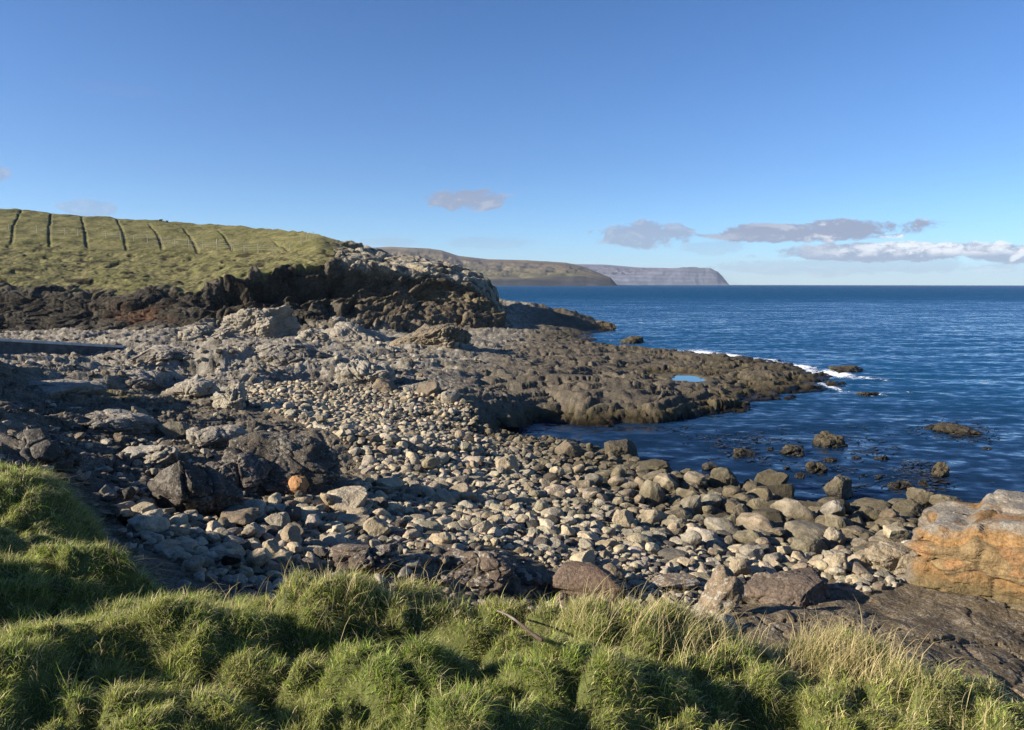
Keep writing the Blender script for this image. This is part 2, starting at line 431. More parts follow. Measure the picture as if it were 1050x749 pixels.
def rock_relief(x, y, a):
    wx = x+0.7*noise2(x*0.35, y*0.35, 91)+0.16*noise2(x*1.6, y*1.6, 93); wy = y+0.7*noise2(x*0.35+7, y*0.35, 92)+0.16*noise2(x*1.6+5, y*1.6, 94)
    r = R(-24); rx = wx*math.cos(r)-wy*math.sin(r); ry = wx*math.sin(r)+wy*math.cos(r)
    jag = sstep(-0.25, 0.35, fbm2(x*0.22+3, y*0.22, 95, 2))
    h1, e1, _ = cells2(rx*0.16, ry*0.36, 3, 0.8)
    h2, e2, _ = cells2(rx*0.45, ry*0.95, 5, 0.9)
    h3, e3, _ = cells2(rx*1.5, ry*2.6, 9, 0.9)
    h1 = h1*lerp(0.15, 1.0, sstep(0.0, 0.55, e1)); h2 = h2*lerp(0.2, 1.0, sstep(0.0, 0.5, e2)); h3 = h3*lerp(0.4, 1.0, sstep(0, 0.3, e3))
    z = 0.85*h1+0.26*h2*(0.25+0.75*jag)+0.55*fbm2(rx*0.13, ry*0.26, 21, 4, 0.40)+0.75*(np.abs(noise2(rx*0.20, ry*0.42, 851))-0.25)+0.12*(np.abs(noise2(rx*0.5+3, ry*0.9, 853))-0.25)
    # ledges: soften treads, sharpen risers
    q = z/0.30+0.5*noise2(x*0.3, y*0.3, 97); fl_ = np.floor(q); fr = q-fl_
    z = z+0.30*(sstep(0.45, 1.0, fr)-fr)*0.5
    z = z-0.10*np.exp(-(e1*16)**2)
    return z

def shore_z(x, y, full=True):
    z, a = base_shore(x, y)
    if full:
        z = z + a*rock_relief(x, y, a)*1.0 + 0.03*noise2(np.asarray(x)*1.7, np.asarray(y)*1.7, 4)
        far = sstep(25, 45, y)          # keep the relief of the low tip small enough to stay awash
    return z

def hit(u, v, full=False):
    """where the view ray meets the shore"""
    d = ray(np.asarray(float(u)), np.asarray(float(v)))
    Y = np.exp(np.linspace(math.log(4.5), math.log(110), 900))
    x = d[0]/d[1]*Y; z = CAM_Z+d[2]/d[1]*Y
    g = np.maximum(shore_z(x, Y, full), -0.05)
    i = int(np.argmax(z <= g)) if (z <= g).any() else len(Y)-1
    return np.array([x[i], Y[i], g[i]])

def poly_sd(px, py, poly):
    """signed distance (negative inside)"""
    px = np.asarray(px, np.float32); py = np.asarray(py, np.float32)
    n = len(poly); d = np.full(px.shape, 1e9, np.float32); ins = np.zeros(px.shape, bool)
    for i in range(n):
        x0, y0 = poly[i]; x1, y1 = poly[(i+1) % n]
        ex, ey = x1-x0, y1-y0; L = ex*ex+ey*ey+1e-9
        t = np.clip(((px-x0)*ex+(py-y0)*ey)/L, 0, 1)
        d = np.minimum(d, (px-x0-t*ex)**2+(py-y0-t*ey)**2)
        c = ((y0 > py) != (y1 > py)) & (px < (x1-x0)*(py-y0)/(y1-y0+1e-12)+x0)
        ins ^= c
    d = np.sqrt(d); return np.where(ins, -d, d)

BEACH_UV = [(236,396),(300,390),(395,399),(440,404),(470,412),(500,432),(545,446),(590,456),(650,474),(700,490),(760,500),(820,518),(880,524),(930,520),(938,560),(930,590),(880,598),(800,585),(755,600),(715,625),(640,618),(585,585),(520,565),(460,560),(400,568),(330,580),(280,590),(205,590),(160,560),(118,515),(140,508),(170,520),(255,520),(330,508),(385,495),(372,470),(330,440),(270,420),(240,412)]
BEACH = []
for (u_, v_) in BEACH_UV:
    p = hit(u_, v_); BEACH.append((p[0], p[1]))

# ------------------------------------------------------------------ shore mesh
NR, NC = 860, 1180
iy_ = np.linspace(1/6.3, 1/118.0, NR); Yr = 1/iy_
# blend in some log spacing so that near rows are not over-dense
Yl = np.exp(np.linspace(math.log(6.3), math.log(118), NR)); Yr = 0.62*Yr+0.38*Yl
kk = np.linspace(-1.02, 1.02, NC)
GY, GK = np.meshgrid(Yr, kk, indexing='ij'); GX = GK*GY
zb, am = base_shore(GX, GY)
rel = rock_relief(GX, GY, am)
shelf0 = sstep(-3.5, 1.5, GX-(-2+0.05*(GY-20)))*sstep(25, 28, GY)*sstep(88, 78, GY)
GZ = zb + am*(1-0.90*shelf0)*rel + 0.03*noise2(GX*1.7, GY*1.7, 4)
sdb = poly_sd(GX, GY, BEACH)
beach = sstep(0.5, -0.5, sdb+0.5*fbm2(GX*1.3, GY*1.3, 55, 3))
# bedding ledges on the low shelf
_r0 = R(-20); _sx = GX*math.cos(_r0)-GY*math.sin(_r0)+0.8*noise2(GX*.4, GY*.4, 861); _sy = GX*math.sin(_r0)+GY*math.cos(_r0)+0.8*noise2(GX*.4+5, GY*.4, 862)
_q1, _q2, _ = cells2(_sx*0.30, _sy*0.75, 863, 1.0); _q3, _q4, _ = cells2(_sx*0.75, _sy*1.6, 865, 1.0)
GZ += shelf0*sstep(-0.4, 0.2, GZ)*(0.30*_q1-0.12*np.exp(-(_q2*16)**2)+0.07*_q3-0.05*np.exp(-(_q4*14)**2)+0.12*(np.abs(noise2(_sx*.35, _sy*.6, 867))-.25))
_qz = GZ/0.26+1.1*fbm2(GX*0.12, GY*0.26, 831, 2)+0.05*noise2(GX*1.4, GY*1.4, 833); _fr = _qz-np.floor(_qz)
GZ += shelf0*0.26*(sstep(0.62, 0.98, _fr)-_fr)*0.8*(GZ > -0.2)
# long parallel joints
_j1 = np.abs(noise2(_sx*0.10, _sy*0.85, 871)); _j2 = np.abs(noise2(_sx*0.75+9, _sy*0.14, 873))
_jm = np.maximum(shelf0, 0.8*sstep(0.35, 0.6, am))*(1-beach)*(GZ > -0.1)*sstep(9, 14, GY)
GZ -= _jm*(0.17*np.exp(-(_j1/0.045)**2)+0.11*np.exp(-(_j2/0.035)**2)*sstep(-.1, .3, noise2(GX*.3, GY*.3, 875)))
_P0 = np.stack([GX, GY, GZ], -1)
_n = np.cross(np.gradient(_P0, axis=1), np.gradient(_P0, axis=0)); _n /= np.linalg.norm(_n, axis=-1, keepdims=True)+1e-9
_sl2 = (1-_n[..., 2]**2)/(_n[..., 2]**2+0.02)
ATT = 1/(1+4.0*_sl2)
# smaller lumps and pits
GZ += ATT*(0.008+0.030*am*(1-0.6*shelf0))*fbm2(GX*3.2, GY*3.2, 61, 4, 0.55)*(1-0.5*beach)
_r = R(-24); _rx = GX*math.cos(_r)-GY*math.sin(_r)+0.3*noise2(GX*0.9, GY*0.9, 821); _ry = GX*math.sin(_r)+GY*math.cos(_r)+0.3*noise2(GX*0.9+4, GY*0.9, 822)
_hh, _ee, _k = cells2(_rx*0.85, _ry*1.5, 823, 1.0); _h2, _e2, _ = cells2(_rx*2.4, _ry*3.8, 825, 1.0)
_rk = (1-beach)*np.maximum(sstep(0.08, 0.3, am), shelf0*0.9)*(GZ > -0.3)
GZ += ATT*_rk*np.maximum(lerp(0.45, 1.0, sstep(11, 20, GY)), 1.5*sstep(-1.5, -4, GX))*(lerp(0.09, 0.012, shelf0)*_hh-lerp(0.07, 0.05, shelf0)*np.exp(-(_ee*15)**2)+lerp(0.035, 0.012, shelf0)*_h2-0.025*np.exp(-(_e2*10)**2))
# algae fringe lumps along the low edges
lowm = sstep(0.9, 0.1, GZ)*sstep(-0.6, 0.0, GZ)*(1-beach)
GZ += ATT*lowm*0.06*fbm2(GX*2.6, GY*2.6, 67, 4, 0.6)
n_a = fbm2(GX*0.35, GY*0.35, 71, 4); n_b = fbm2(GX*1.6, GY*1.6, 73, 5, 0.6); n_c = fbm2(GX*6, GY*6, 75, 3, 0.6)
GU = 525+FPX*GK                      # rough bearing, for telling apart the rock types by place
# rock pool hollow on the shelf
_px, _py = at_z(np.asarray(704.0), np.asarray(386.0), 0.75)
POOL = (float(_px), float(_py), 0.62)
_q = np.sqrt(((GX-POOL[0])/0.95)**2+((GY-POOL[1])/1.5)**2)+0.38*noise2(GX*0.9, GY*0.9, 79)+0.12*noise2(GX*2.5, GY*2.5, 80)
GZ = lerp(GZ, np.minimum(GZ, POOL[2]+0.10), sstep(2.2, 1.5, _q)); GZ = lerp(GZ, np.maximum(GZ, POOL[2]+0.03), sstep(2.0, 1.6, _q)); GZ = lerp(GZ, POOL[2]-0.14, sstep(1.15, 0.8, _q))
bas = np.zeros(GX.shape+(3,)); bas[:] = (0.175, 0.158, 0.130)
bas = mixc(bas, (0.12, 0.11, 0.097), sstep(-0.2, 0.5, n_a+0.4*n_b))
plat = sstep(2.0, -6.0, GX-(-2+0.10*(GY-20)))*sstep(24, 32, GY)          # pale left platform
bas = mixc(bas, (0.34, 0.325, 0.295), plat*sstep(-0.45, 0.45, n_b+0.3*n_c+0.5*am*rel)*0.9)
shelf = sstep(-2.0, 4.0, GX-(-2+0.05*(GY-20)))*sstep(26, 30, GY)
bas = mixc(bas, (0.118, 0.106, 0.090), shelf*0.8)
bas = mixc(bas, (0.175, 0.16, 0.132), shelf*sstep(0.2, 0.7, n_b+0.6*am*rel)*0.6)
nearr = sstep(0.5, 3.0, GX)*sstep(17, 14, GY)                            # dark brown flat rock in front
bas = mixc(bas, (0.175, 0.142, 0.098), nearr*0.9)
bas = mixc(bas, (0.095, 0.080, 0.066), nearr*sstep(0.0, 0.5, n_b)*0.8)
bas = mixc(bas, (0.115, 0.100, 0.078), beach*0.7)
alg = lowm*sstep(-0.1, 0.4, n_b+0.25)
bas = mixc(bas, (0.105, 0.090, 0.034), alg*0.8*shelf)
bas = mixc(bas, (0.062, 0.052, 0.030), sstep(0.55, 0.2, GZ)*0.8*(1-0.5*beach))
blk = sstep(0.30, 0.06, GZ+0.12*n_b)
bas = mixc(bas, (0.014, 0.012, 0.009), blk*0.95)
moss = np.exp(-(((GX+14.5)/2.6)**2+((GY-26)/1.8)**2))*sstep(-0.1, 0.3, n_b+0.2)
bas = mixc(bas, (0.13, 0.12, 0.03), moss*0.8)
turf = sstep(3.6, 4.4, GZ+0.3*n_b)*sstep(-8, -11, GX)
bas = mixc(bas, (0.05, 0.062, 0.018), turf)
lich = np.clip(0.12+0.9*plat*sstep(-0.4, 0.4, n_b)+0.30*nearr+0.35*am*(1-shelf)*(1-nearr), 0, 1)*sstep(0.35, 0.8, GZ)*(1-turf)
wet = np.clip(blk+0.75*sstep(0.45, 0.15, GZ), 0, 1)
SP = np.stack([GX, GY, GZ], -1)
_n = np.cross(np.gradient(SP, axis=1), np.gradient(SP, axis=0)); _n /= np.linalg.norm(_n, axis=-1, keepdims=True)+1e-9
_s = sstep(0.12, 0.55, 1-_n[..., 2])*lerp(1.0, 0.35, shelf0)*(1-beach)*(GZ > -0.6)
_d = 0.06*fbm3(GX*0.8, GY*0.8, GZ*3.2, 811, 4, 0.6)
_c, _e, _ = cells3(GX*1.0+0.2*noise2(GX*2, GY*2, 815), GY*1.0, GZ*3.4, 813, 0.8)
_d += 0.15*_c-0.08*np.exp(-(_e*10)**2)
SP = SP+_n*(_d*_s)[..., None]
bas = bas*np.array([0.72, 0.67, 0.58])
me = grid_mesh('rock_shore', SP, M_SHORE, bas, {'lichen': lich, 'wet': wet}, flip=False)
tag(add_obj('rock_shore', me), 'bare basalt shore of jagged ledges and flat shelves running down to the sea', kind='structure')
SHORE_GRID = (kk, Yr, GZ)
def shore_at(x, y):
    """height of the finished shore mesh"""
    x = np.asarray(x, float); y = np.asarray(y, float)
    c = np.clip((x/y-kk[0])/(kk[1]-kk[0]), 0, NC-1.001); r = np.clip(np.interp(y, Yr, np.arange(NR)), 0, NR-1.001)
    i = r.astype(int); j = c.astype(int); fr = r-i; fc = c-j
    return (GZ[i, j]*(1-fc)+GZ[i, j+1]*fc)*(1-fr)+(GZ[i+1, j]*(1-fc)+GZ[i+1, j+1]*fc)*fr
def hit2(u, v):
    d = ray(np.asarray(float(u)), np.asarray(float(v)))
    Y = np.exp(np.linspace(math.log(6.4), math.log(115), 1500))
    x = d[0]/d[1]*Y; z = CAM_Z+d[2]/d[1]*Y
    g = np.maximum(shore_at(x, Y), -0.03)
    i = int(np.argmax(z <= g)) if (z <= g).any() else len(Y)-1
    return np.array([x[i], Y[i], g[i]])

# ------------------------------------------------------------------ hillside with its cliff
# per bearing: six (photo v, distance) pairs: base, cliff foot, cliff top, mid field, skyline, behind (height)
HK = {
 -420: [(348,56),(336,58),(312,63),(240,90),(196,124)],
 -120: [(350,60),(334,64),(300,68),(243,95),(207,127)],
    0: [(352,62),(333,66),(299,70),(243,97),(213,128)],
  100: [(349,64),(334,68),(303,72),(249,98),(221.5,130)],
  200: [(347,66),(326,70),(298,74),(254,98),(229,128)],
  260: [(347,68),(320,72),(286,76),(255,95),(233,122)],
  300: [(348,68),(316,74),(276,79),(254,92),(236.5,112)],
  332: [(350,68),(312,76),(270,80),(254,88),(240,100)],
  350: [(351,69),(311,77),(272,81),(258,88),(246.5,98)],
  372: [(352,70),(310,78),(275,82),(262,88),(251,96)],
  395: [(353,71),(309,79),(275,82.5),(266,88),(259,95)],
  410: [(354,72),(308,80),(276,83),(268,88),(262,94)],
  450: [(355,74),(312,82),(282,85),(272,88),(265.5,92)],
  480: [(356,75),(316,82),(289,86),(280,89),(274,92)],
  498: [(355,76),(324,82),(298,86),(289,89),(281,92)],
  507: [(354,77),(328,82),(308,86),(301,89),(294,92)],
  514: [(352,78),(334,82),(320,86),(315,89),(310,92)],
  521: [(348,79),(341,82),(334,86),(331,89),(328,92)],
  540: [(346,80),(347,82),(347,86),(347,89),(347,92)],
  560: [(346,80),(348,82),(349,86),(349,89),(349,92)],
}
us = np.array(sorted(HK)); ctl = []
for u_ in us:
    row = [at_depth(u_, v_, Y_)[1:] for v_, Y_ in HK[int(u_)]]
    zs, ys = row[-1][1], row[-1][0]
    row.append(np.array([ys+14, zs-0.4 if u_ < 340 else zs*0.45-0.4])); row.append(np.array([ys+55, zs-6 if u_ < 340 else -3.0]))
    row.insert(0, np.array([row[0][0]-2.5, row[0][1]-1.6]))
    ctl.append(np.array(row))
ctl = np.array(ctl)                      # (nu, 8, 2)
NU = 900
uu = np.linspace(us[0], us[-1], NU)
segs = [6, 60, 90, 110, 90, 16, 10]
tt = np.concatenate([np.linspace(i, i+1, n, endpoint=False) for i, n in enumerate(segs)]+[[len(segs)]])
C = np.empty((NU, ctl.shape[1], 2))
for j in range(ctl.shape[1]):
    for q in range(2): C[:, j, q] = np.interp(uu, us, ctl[:, j, q])
# light smoothing across bearings
ker = np.hanning(15); ker /= ker.sum()
for j in range(ctl.shape[1]):
    for q in range(2): C[:, j, q] = np.convolve(np.pad(C[:, j, q], 7, mode='edge'), ker, mode='valid')
ti = np.clip(tt.astype(int), 0, ctl.shape[1]-2); tf = tt-ti
HY = C[:, ti, 0]*(1-tf)+C[:, ti+1, 0]*tf; HZ = C[:, ti, 1]*(1-tf)+C[:, ti+1, 1]*tf    # (NU, NT)
kcol = ((uu-525)/FPX/ (math.cos(PITCH)))[:, None]
HY = HY.T; HZ = HZ.T
HX = (kcol.T)*HY
HUU = np.broadcast_to(uu[None], HY.shape); HT = np.broadcast_to(tt[:, None], HY.shape)
jit = 0.10*noise2(HX*0.35, HY*0.2, 301)+0.07*noise2(HX*1.2, HZ*0.5, 302)
edge_t = 3.0+jit*1.6                                    # turf starts about here
grass = sstep(edge_t-0.02, edge_t+0.05, HT)
grass = grass*sstep(352, 330, HUU+10*noise2(HX*0.5, HY*0.5, 305)-np.clip(HT-3.2, 0, 2)*4)
# tongue of grass over the top of the crag
grass = np.maximum(grass, sstep(4.2, 4.7, HT+0.3*noise2(HX*.6, HY*.6, 307))*sstep(400, 372, HUU)*0.0)
P = np.stack([HX, HY, HZ], -1)
def grid_normals(P):
    du = np.gradient(P, axis=1); dv = np.gradient(P, axis=0)
    n = np.cross(du, dv); return n/(np.linalg.norm(n, axis=-1, keepdims=True)+1e-9)
Nn = grid_normals(P)
rock = 1-grass
wx = HX+0.7*noise3(HX*0.4, HY*0.4, HZ*0.4, 311); wy = HY+0.7*noise3(HX*0.4+9, HY*0.4, HZ*0.4, 312); wz = HZ+0.35*noise3(HX*0.4, HY*0.4+5, HZ*0.4, 313)
c1, e1, r1 = cells3(wx*0.20, wy*0.20, wz*0.70, 321, 0.9)
c2, e2, r2 = cells3(wx*0.52, wy*0.52, wz*1.9, 323, 0.9)
c3, e3, r3 = cells3(wx*1.6, wy*1.6, wz*2.6, 325, 0.8)
f3 = fbm3(HX*0.5, HY*0.5, HZ*0.9, 331, 4, 0.55)
rd = 0.75*(1.5*c1+0.62*c2+0.22*c3+0.45*f3) - 0.45*np.exp(-(e1*13)**2)-0.2*np.exp(-(e2*10)**2)
# a dark slot under the turf edge / pale top band
slot = np.exp(-((HT-2.55)/0.26)**2)*sstep(170, 250, HUU)*sstep(440, 400, HUU)*(0.7+0.5*noise2(HUU*0.05, HT*2, 319))
slot2 = np.exp(-((HT-2.35)/0.12)**2)*sstep(300, 330, HUU)*sstep(470, 440, HUU)
amp = rock*sstep(-0.1, 0.5, HT)*sstep(6.4, 5.4, HT)*lerp(1.0, 0.45, sstep(3.0, 3.8, HT))*sstep(548, 505, HUU)
amp = amp*lerp(0.38, 1.0, np.maximum(sstep(170, 270, HUU), 0.6*sstep(1.6, 1.1, HT)))
lipd = 0.9*np.exp(-((HT-3.02)/0.07)**2)*sstep(330, 300, HUU)*(0.4+0.6*noise2(HX*0.8, HY*0.2, 317))
amp = amp*lerp(1.0, 1.5, sstep(1.3, 0.9, HT)*sstep(170, 210, HUU))
P = P + Nn*(amp*rd-2.8*slot*rock-1.3*slot2+lipd*0.5)[..., None]
# pasture relief
g1 = fbm2(HX*0.22, HY*0.22, 341, 4); g2 = fbm2(HX*1.1, HY*0.9, 343, 4, 0.6)
rough_g = sstep(4.15, 3.6, HT)                          # rougher slope below the fence
P[..., 2] += grass*(0.25*g1+lerp(0.02, 0.07, rough_g)*g2 - 0.22*rough_g*sstep(0.25, 0.8, fbm2(HX*0.45, HY*0.5, 347, 3)))
# drains running up the field
DR = [(243, 3.90, 229, 4.72), (300, 3.8, 281, 4.35), (-14, 4.0, 2, 5.0), (20, 3.82, 34, 5.0), (59, 3.82, 63, 5.0), (97, 3.85, 92, 5.0), (136, 3.85, 127, 5.0), (173, 3.85, 159, 4.85), (208, 3.82, 192, 4.8),(-60,4,-40,5.0),(-110,4,-85,5.0),(-160,4,-130,5)]
dr = np.zeros(HX.shape)
wob = 1.0*noise2(HT*3.1, HUU*0.01, 351)
for (ub, tb, ut, tp) in DR:
    s_ = np.clip((HT-tb)/(tp-tb), 0, 1); s2_ = s_*(0.55+0.45*s_)
    uc = ub+(ut-ub)*s2_+wob*1.5
    wd = lerp(1.8, 1.0, s_)*(1+0.3*noise2(HT*9, HUU*0.1, 357))
    dr = np.maximum(dr, np.exp(-((HUU-uc)/wd)**4)*sstep(tb-0.03, tb+0.05, HT)*sstep(tp+0.02, tp-0.05, HT))
P[..., 2] -= dr*0.14
col = np.zeros(P.shape)
col[:] = (0.195, 0.168, 0.078)
col = mixc(col, (0.150, 0.138, 0.055), sstep(-0.3, 0.5, g1))
col = mixc(col, (0.22, 0.19, 0.085), sstep(0.0, 0.7, g2)*0.6)
col = mixc(col, (0.095, 0.080, 0.045), rough_g*sstep(0.0, 0.6, fbm2(HX*0.8, HY*0.6, 349, 4, 0.6))*0.8)
peat = rough_g*sstep(0.42, 0.62, fbm2(HX*0.30, HY*0.55, 353, 4, 0.6))
col = mixc(col, (0.035, 0.026, 0.018), peat*0.9)
col = mixc(col, (0.10, 0.088, 0.045), np.clip(dr*1.1, 0, 1)*0.7)
rc = np.zeros(P.shape); rc[:] = (0.085, 0.076, 0.062)
v1 = fbm3(HX*0.5, HY*0.5, HZ*0.8, 361, 4, 0.6); v2 = fbm3(HX*0.16, HY*0.16, HZ*0.3, 365, 3)
rc = mixc(rc, (0.045, 0.041, 0.036), sstep(0.0, 0.5, v1))
rust = sstep(1.7, 2.0, HT)*sstep(2.75, 2.3, HT)*sstep(300, 240, HUU)*sstep(90, 150, HUU)*sstep(-0.15, 0.3, v2+0.4*v1)
rc = mixc(rc, (0.14, 0.075, 0.045), rust*0.9)
pale = sstep(2.75, 3.1, HT)*sstep(335, 365, HUU)*sstep(-0.35, 0.3, v1+0.25+0.5*c2)*sstep(6, 5.5, HT)
rc = mixc(rc, (0.33, 0.295, 0.235), pale*0.85)
rub = sstep(-0.1, 0.2, HT)*sstep(1.75, 1.35, HT)*sstep(120, 190, HUU)*sstep(-0.5, 0.2, v1+0.3*c3)*sstep(450, 380, HUU)
rc = mixc(rc, (0.27, 0.25, 0.215), rub*0.75)
lowbrown = sstep(0.4, 0.9, HT)*sstep(2.9, 2.4, HT)*sstep(330, 420, HUU)
rc = mixc(rc, (0.145, 0.118, 0.085), lowbrown*0.65)
ochre = lowbrown*sstep(425, 450, HUU)*sstep(2.0, 2.3, HT)
rc = mixc(rc, (0.20, 0.165, 0.10), ochre*0.5)
rc = mixc(rc, (0.012, 0.011, 0.010), sstep(0.8, 0.2, P[..., 2])*0.9)
mossy = sstep(3.0, 3.8, HT)*sstep(420, 340, HUU)*sstep(0.0, 0.4, v1)*rock
rc = mixc(rc, (0.07, 0.075, 0.025), mossy*0.6)
col = rc*(1-grass[..., None])+col*grass[..., None]
col = col*(np.array([0.80, 0.77, 0.70])*rock[..., None]+np.array([.72, .76, .70])*grass[..., None])
cliff_shade = lerp(1.0, 0.62, sstep(1.5, 1.8, HT)*sstep(3.0, 2.8, HT)*sstep(345, 300, HUU))  # shade of the left cliff face, painted into the rock colour
col = col*lerp(1.0, cliff_shade, rock)[..., None]
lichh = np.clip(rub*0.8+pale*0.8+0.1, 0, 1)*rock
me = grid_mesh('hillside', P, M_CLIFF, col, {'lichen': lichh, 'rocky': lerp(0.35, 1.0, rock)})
tag(add_obj('hillside', me), 'grassy hillside cut by drains above a dark cliff and bare rocky headland', kind='structure')
def hill_at(u, v):
    """point on the hill surface seen along a bearing, by nearest projected vertex"""
    d = P.reshape(-1, 3)-np.array([0, 0, CAM_Z]); q = d@ROTN
    pu = 525-FPX*q[:, 0]/q[:, 2]; pv = 374.5+FPX*q[:, 1]/q[:, 2]
    i = int(np.argmin((pu-u)**2+(pv-v)**2+1e-4*d[:, 1])); return P.reshape(-1, 3)[i]

# ------------------------------------------------------------------ sea
def water_mat():
    m = bpy.data.materials.new('sea_water'); m.use_nodes = True
    T = NT(m.node_tree); b = T.n['Principled BSDF']
    geo = T.node('ShaderNodeNewGeometry'); Pp = geo.outputs['Position']
    fo = T.node('ShaderNodeAttribute', attribute_name='foam')
    q1 = T.mapping(Pp, (0.55, 1.0, 1.0), (0, 0, R(14)))
    q2 = T.mapping(Pp, (0.30, 1.0, 1.0), (0, 0, R(-8)))
    nrm = None
    for (vec, sca, det, am) in ((q1, 2.6, 4, 0.36), (q2, 0.6, 3, 0.22), (q2, 0.07, 3, 0.10)):
        nd = T.node('ShaderNodeTexNoise'); T.l.new(vec, nd.inputs['Vector']); nd.inputs['Scale'].default_value = sca; nd.inputs['Detail'].default_value = det
        sv = T.node('ShaderNodeVectorMath', operation='SUBTRACT'); T.l.new(nd.outputs['Color'], sv.inputs[0]); sv.inputs[1].default_value = (0.5, 0.5, 0.5)
        mv = T.node('ShaderNodeVectorMath', operation='MULTIPLY'); T.l.new(sv.outputs[0], mv.inputs[0]); mv.inputs[1].default_value = (am*1.2, am*2.0, 0)
        if nrm is None: nrm = mv.outputs[0]
        else:
            av = T.node('ShaderNodeVectorMath', operation='ADD'); T.l.new(nrm, av.inputs[0]); T.l.new(mv.outputs[0], av.inputs[1]); nrm = av.outputs[0]
    # the swell runs ashore: its shoreward faces are the steeper ones
    sw = T.node('ShaderNodeVectorMath', operation='ADD'); T.l.new(nrm, sw.inputs[0]); 
    swl = T.node('ShaderNodeAttribute', attribute_name='swell'); cb = T.node('ShaderNodeCombineXYZ'); T.l.new(T.math('MULTIPLY', swl.outputs['Fac'], -1.0), cb.inputs[1])
    T.l.new(cb.outputs[0], sw.inputs[1])
    av = T.node('ShaderNodeVectorMath', operation='ADD'); T.l.new(sw.outputs[0], av.inputs[0]); T.l.new(geo.outputs['Normal'], av.inputs[1])
    bp = T.node('ShaderNodeVectorMath', operation='NORMALIZE'); T.l.new(av.outputs[0], bp.inputs[0])
    fn = T.noise(T.mapping(Pp, (1, 1.5, 1)), 2.2, 9, 0.78, 0.6)
    f = T.smooth(T.math('ADD', T.math('MULTIPLY', fo.outputs['Fac'], 1.0), T.math('MULTIPLY', T.math('SUBTRACT', fn, 0.56), 2.6)), 0.42, 0.72)
    de = T.node('ShaderNodeAttribute', attribute_name='deep')
    c0 = T.mix(de.outputs['Fac'], (0.005, 0.015, 0.036), (0.006, 0.050, 0.115))
    c = T.mix(f, c0, (0.78, 0.80, 0.82))
    T.l.new(c, b.inputs['Base Color'])
    T.l.new(T.smooth(f, 0, 1, 0.08, 0.9), b.inputs['Roughness'])
    b.inputs['IOR'].default_value = 1.333; b.inputs['Specular IOR Level'].default_value = 0.36
    T.l.new(bp.outputs[0], b.inputs['Normal'])
    return m
M_SEA = water_mat()
NRS, NCS = 620, 900
t_ = np.linspace(0, 1, NRS)
Ys = 1/(1/9.0+(1/10000.0-1/9.0)*t_**0.8)
Ys = np.sort(np.where(t_ > 0, Ys, 9.0))
ks = np.linspace(-1.3, 1.3, NCS)
SY, SK = np.meshgrid(Ys, ks, indexing='ij'); SX = SK*SY
fade = sstep(220, 60, SY)
wv = 0.10*noise2(SX*0.16+SY*0.03, SY*0.42, 401)+0.05*noise2(SX*0.5+SY*0.1, SY*1.0, 403)+0.02*noise2(SX*1.4, SY*2.4, 405)
open_ = sstep(34, 60, SY+0.6*SX)
SZ = wv*fade*lerp(0.35, 1.0, open_)
shz = np.where(SY < 117, np.interp(0, [0], [0]), -4.0)
shz = np.full(SX.shape, -4.0); mk = SY < 117; shz[mk] = shore_at(SX[mk], SY[mk])
foam = np.zeros(SX.shape)
FO = [(690,362,30,4,.8),(722,363,26,5,1.0),(745,366,26,5,1.0),(780,370,28,5,.95),(815,376,26,5,.95),(838,383,16,5,.9),(858,384,20,5,1.0),(882,388,26,3.5,.75),(905,391,24,2,.55),(850,397,8,6,.9),(893,405,18,2.4,.8),(880,404,10,2,.6),(930,403,12,1.6,.6),(868,401,8,2,.5),(606,339,14,2.2,.7),(625,343,14,2,.5),(626,349,18,2,.5),(680,366,16,2,.4),(915,388,12,1.5,.45),(940,392,40,3,.28),(900,398,40,4,.3),(860,408,30,3,.3),(760,362,60,5,.3),(930,410,30,3,.25),(640,352,30,5,.3)]
for (u_, v_, wu, wv_, s_) in FO:
    x0, y0 = at_z(np.asarray(float(u_)), np.asarray(float(v_)), 0.0)
    wx_ = wu*y0/FPX; wy_ = wv_*y0*y0/FPX/CAM_Z
    foam = np.maximum(foam, s_*np.exp(-(((SX-x0)/wx_)**2+((SY-y0)/wy_)**2)))
_w = np.exp(-((shz+0.05)/0.07)**2)*lerp(0.24, 0.40, sstep(40, 55, SY))*(SY < 112)*(0.6+0.6*noise2(SX*0.9, SY*0.9, 411))
foam = np.maximum(foam, _w)
deep = sstep(25, 75, SY+0.7*SX)
SZ += 0.10*foam*(0.5+noise2(SX*2, SY*2, 409))
me = grid_mesh('sea', np.stack([SX, SY, SZ], -1), M_SEA, None, {'foam': foam, 'deep': deep, 'swell': lerp(0.13, 0.32, sstep(110, 420, SY))})
tag(add_obj('sea', me), 'wide deep blue sea with small waves and foam at the rocks', kind='structure')

# rock pool on the shelf
M_POOL = bpy.data.materials.new('pool_water'); M_POOL.use_nodes = True
_b = M_POOL.node_tree.nodes['Principled BSDF']; _b.inputs['Base Color'].default_value = (0.03, 0.12, 0.17, 1); _b.inputs['Roughness'].default_value = 0.05
_a = np.linspace(0, 2*np.pi, 48, endpoint=False); _V = np.stack([POOL[0]+1.45*0.95*np.cos(_a), POOL[1]+1.45*1.5*np.sin(_a), np.full(48, POOL[2]-0.02)], -1)
_V = np.concatenate([_V, [[POOL[0], POOL[1], POOL[2]-0.02]]]); _F = np.array([(i, (i+1) % 48, 48) for i in range(48)])
tag(add_obj('pool_water', raw_mesh('pool_water', _V, _F, np.full(48, 3), M_POOL)), 'small blue rock pool on the low shelf', kind='structure')

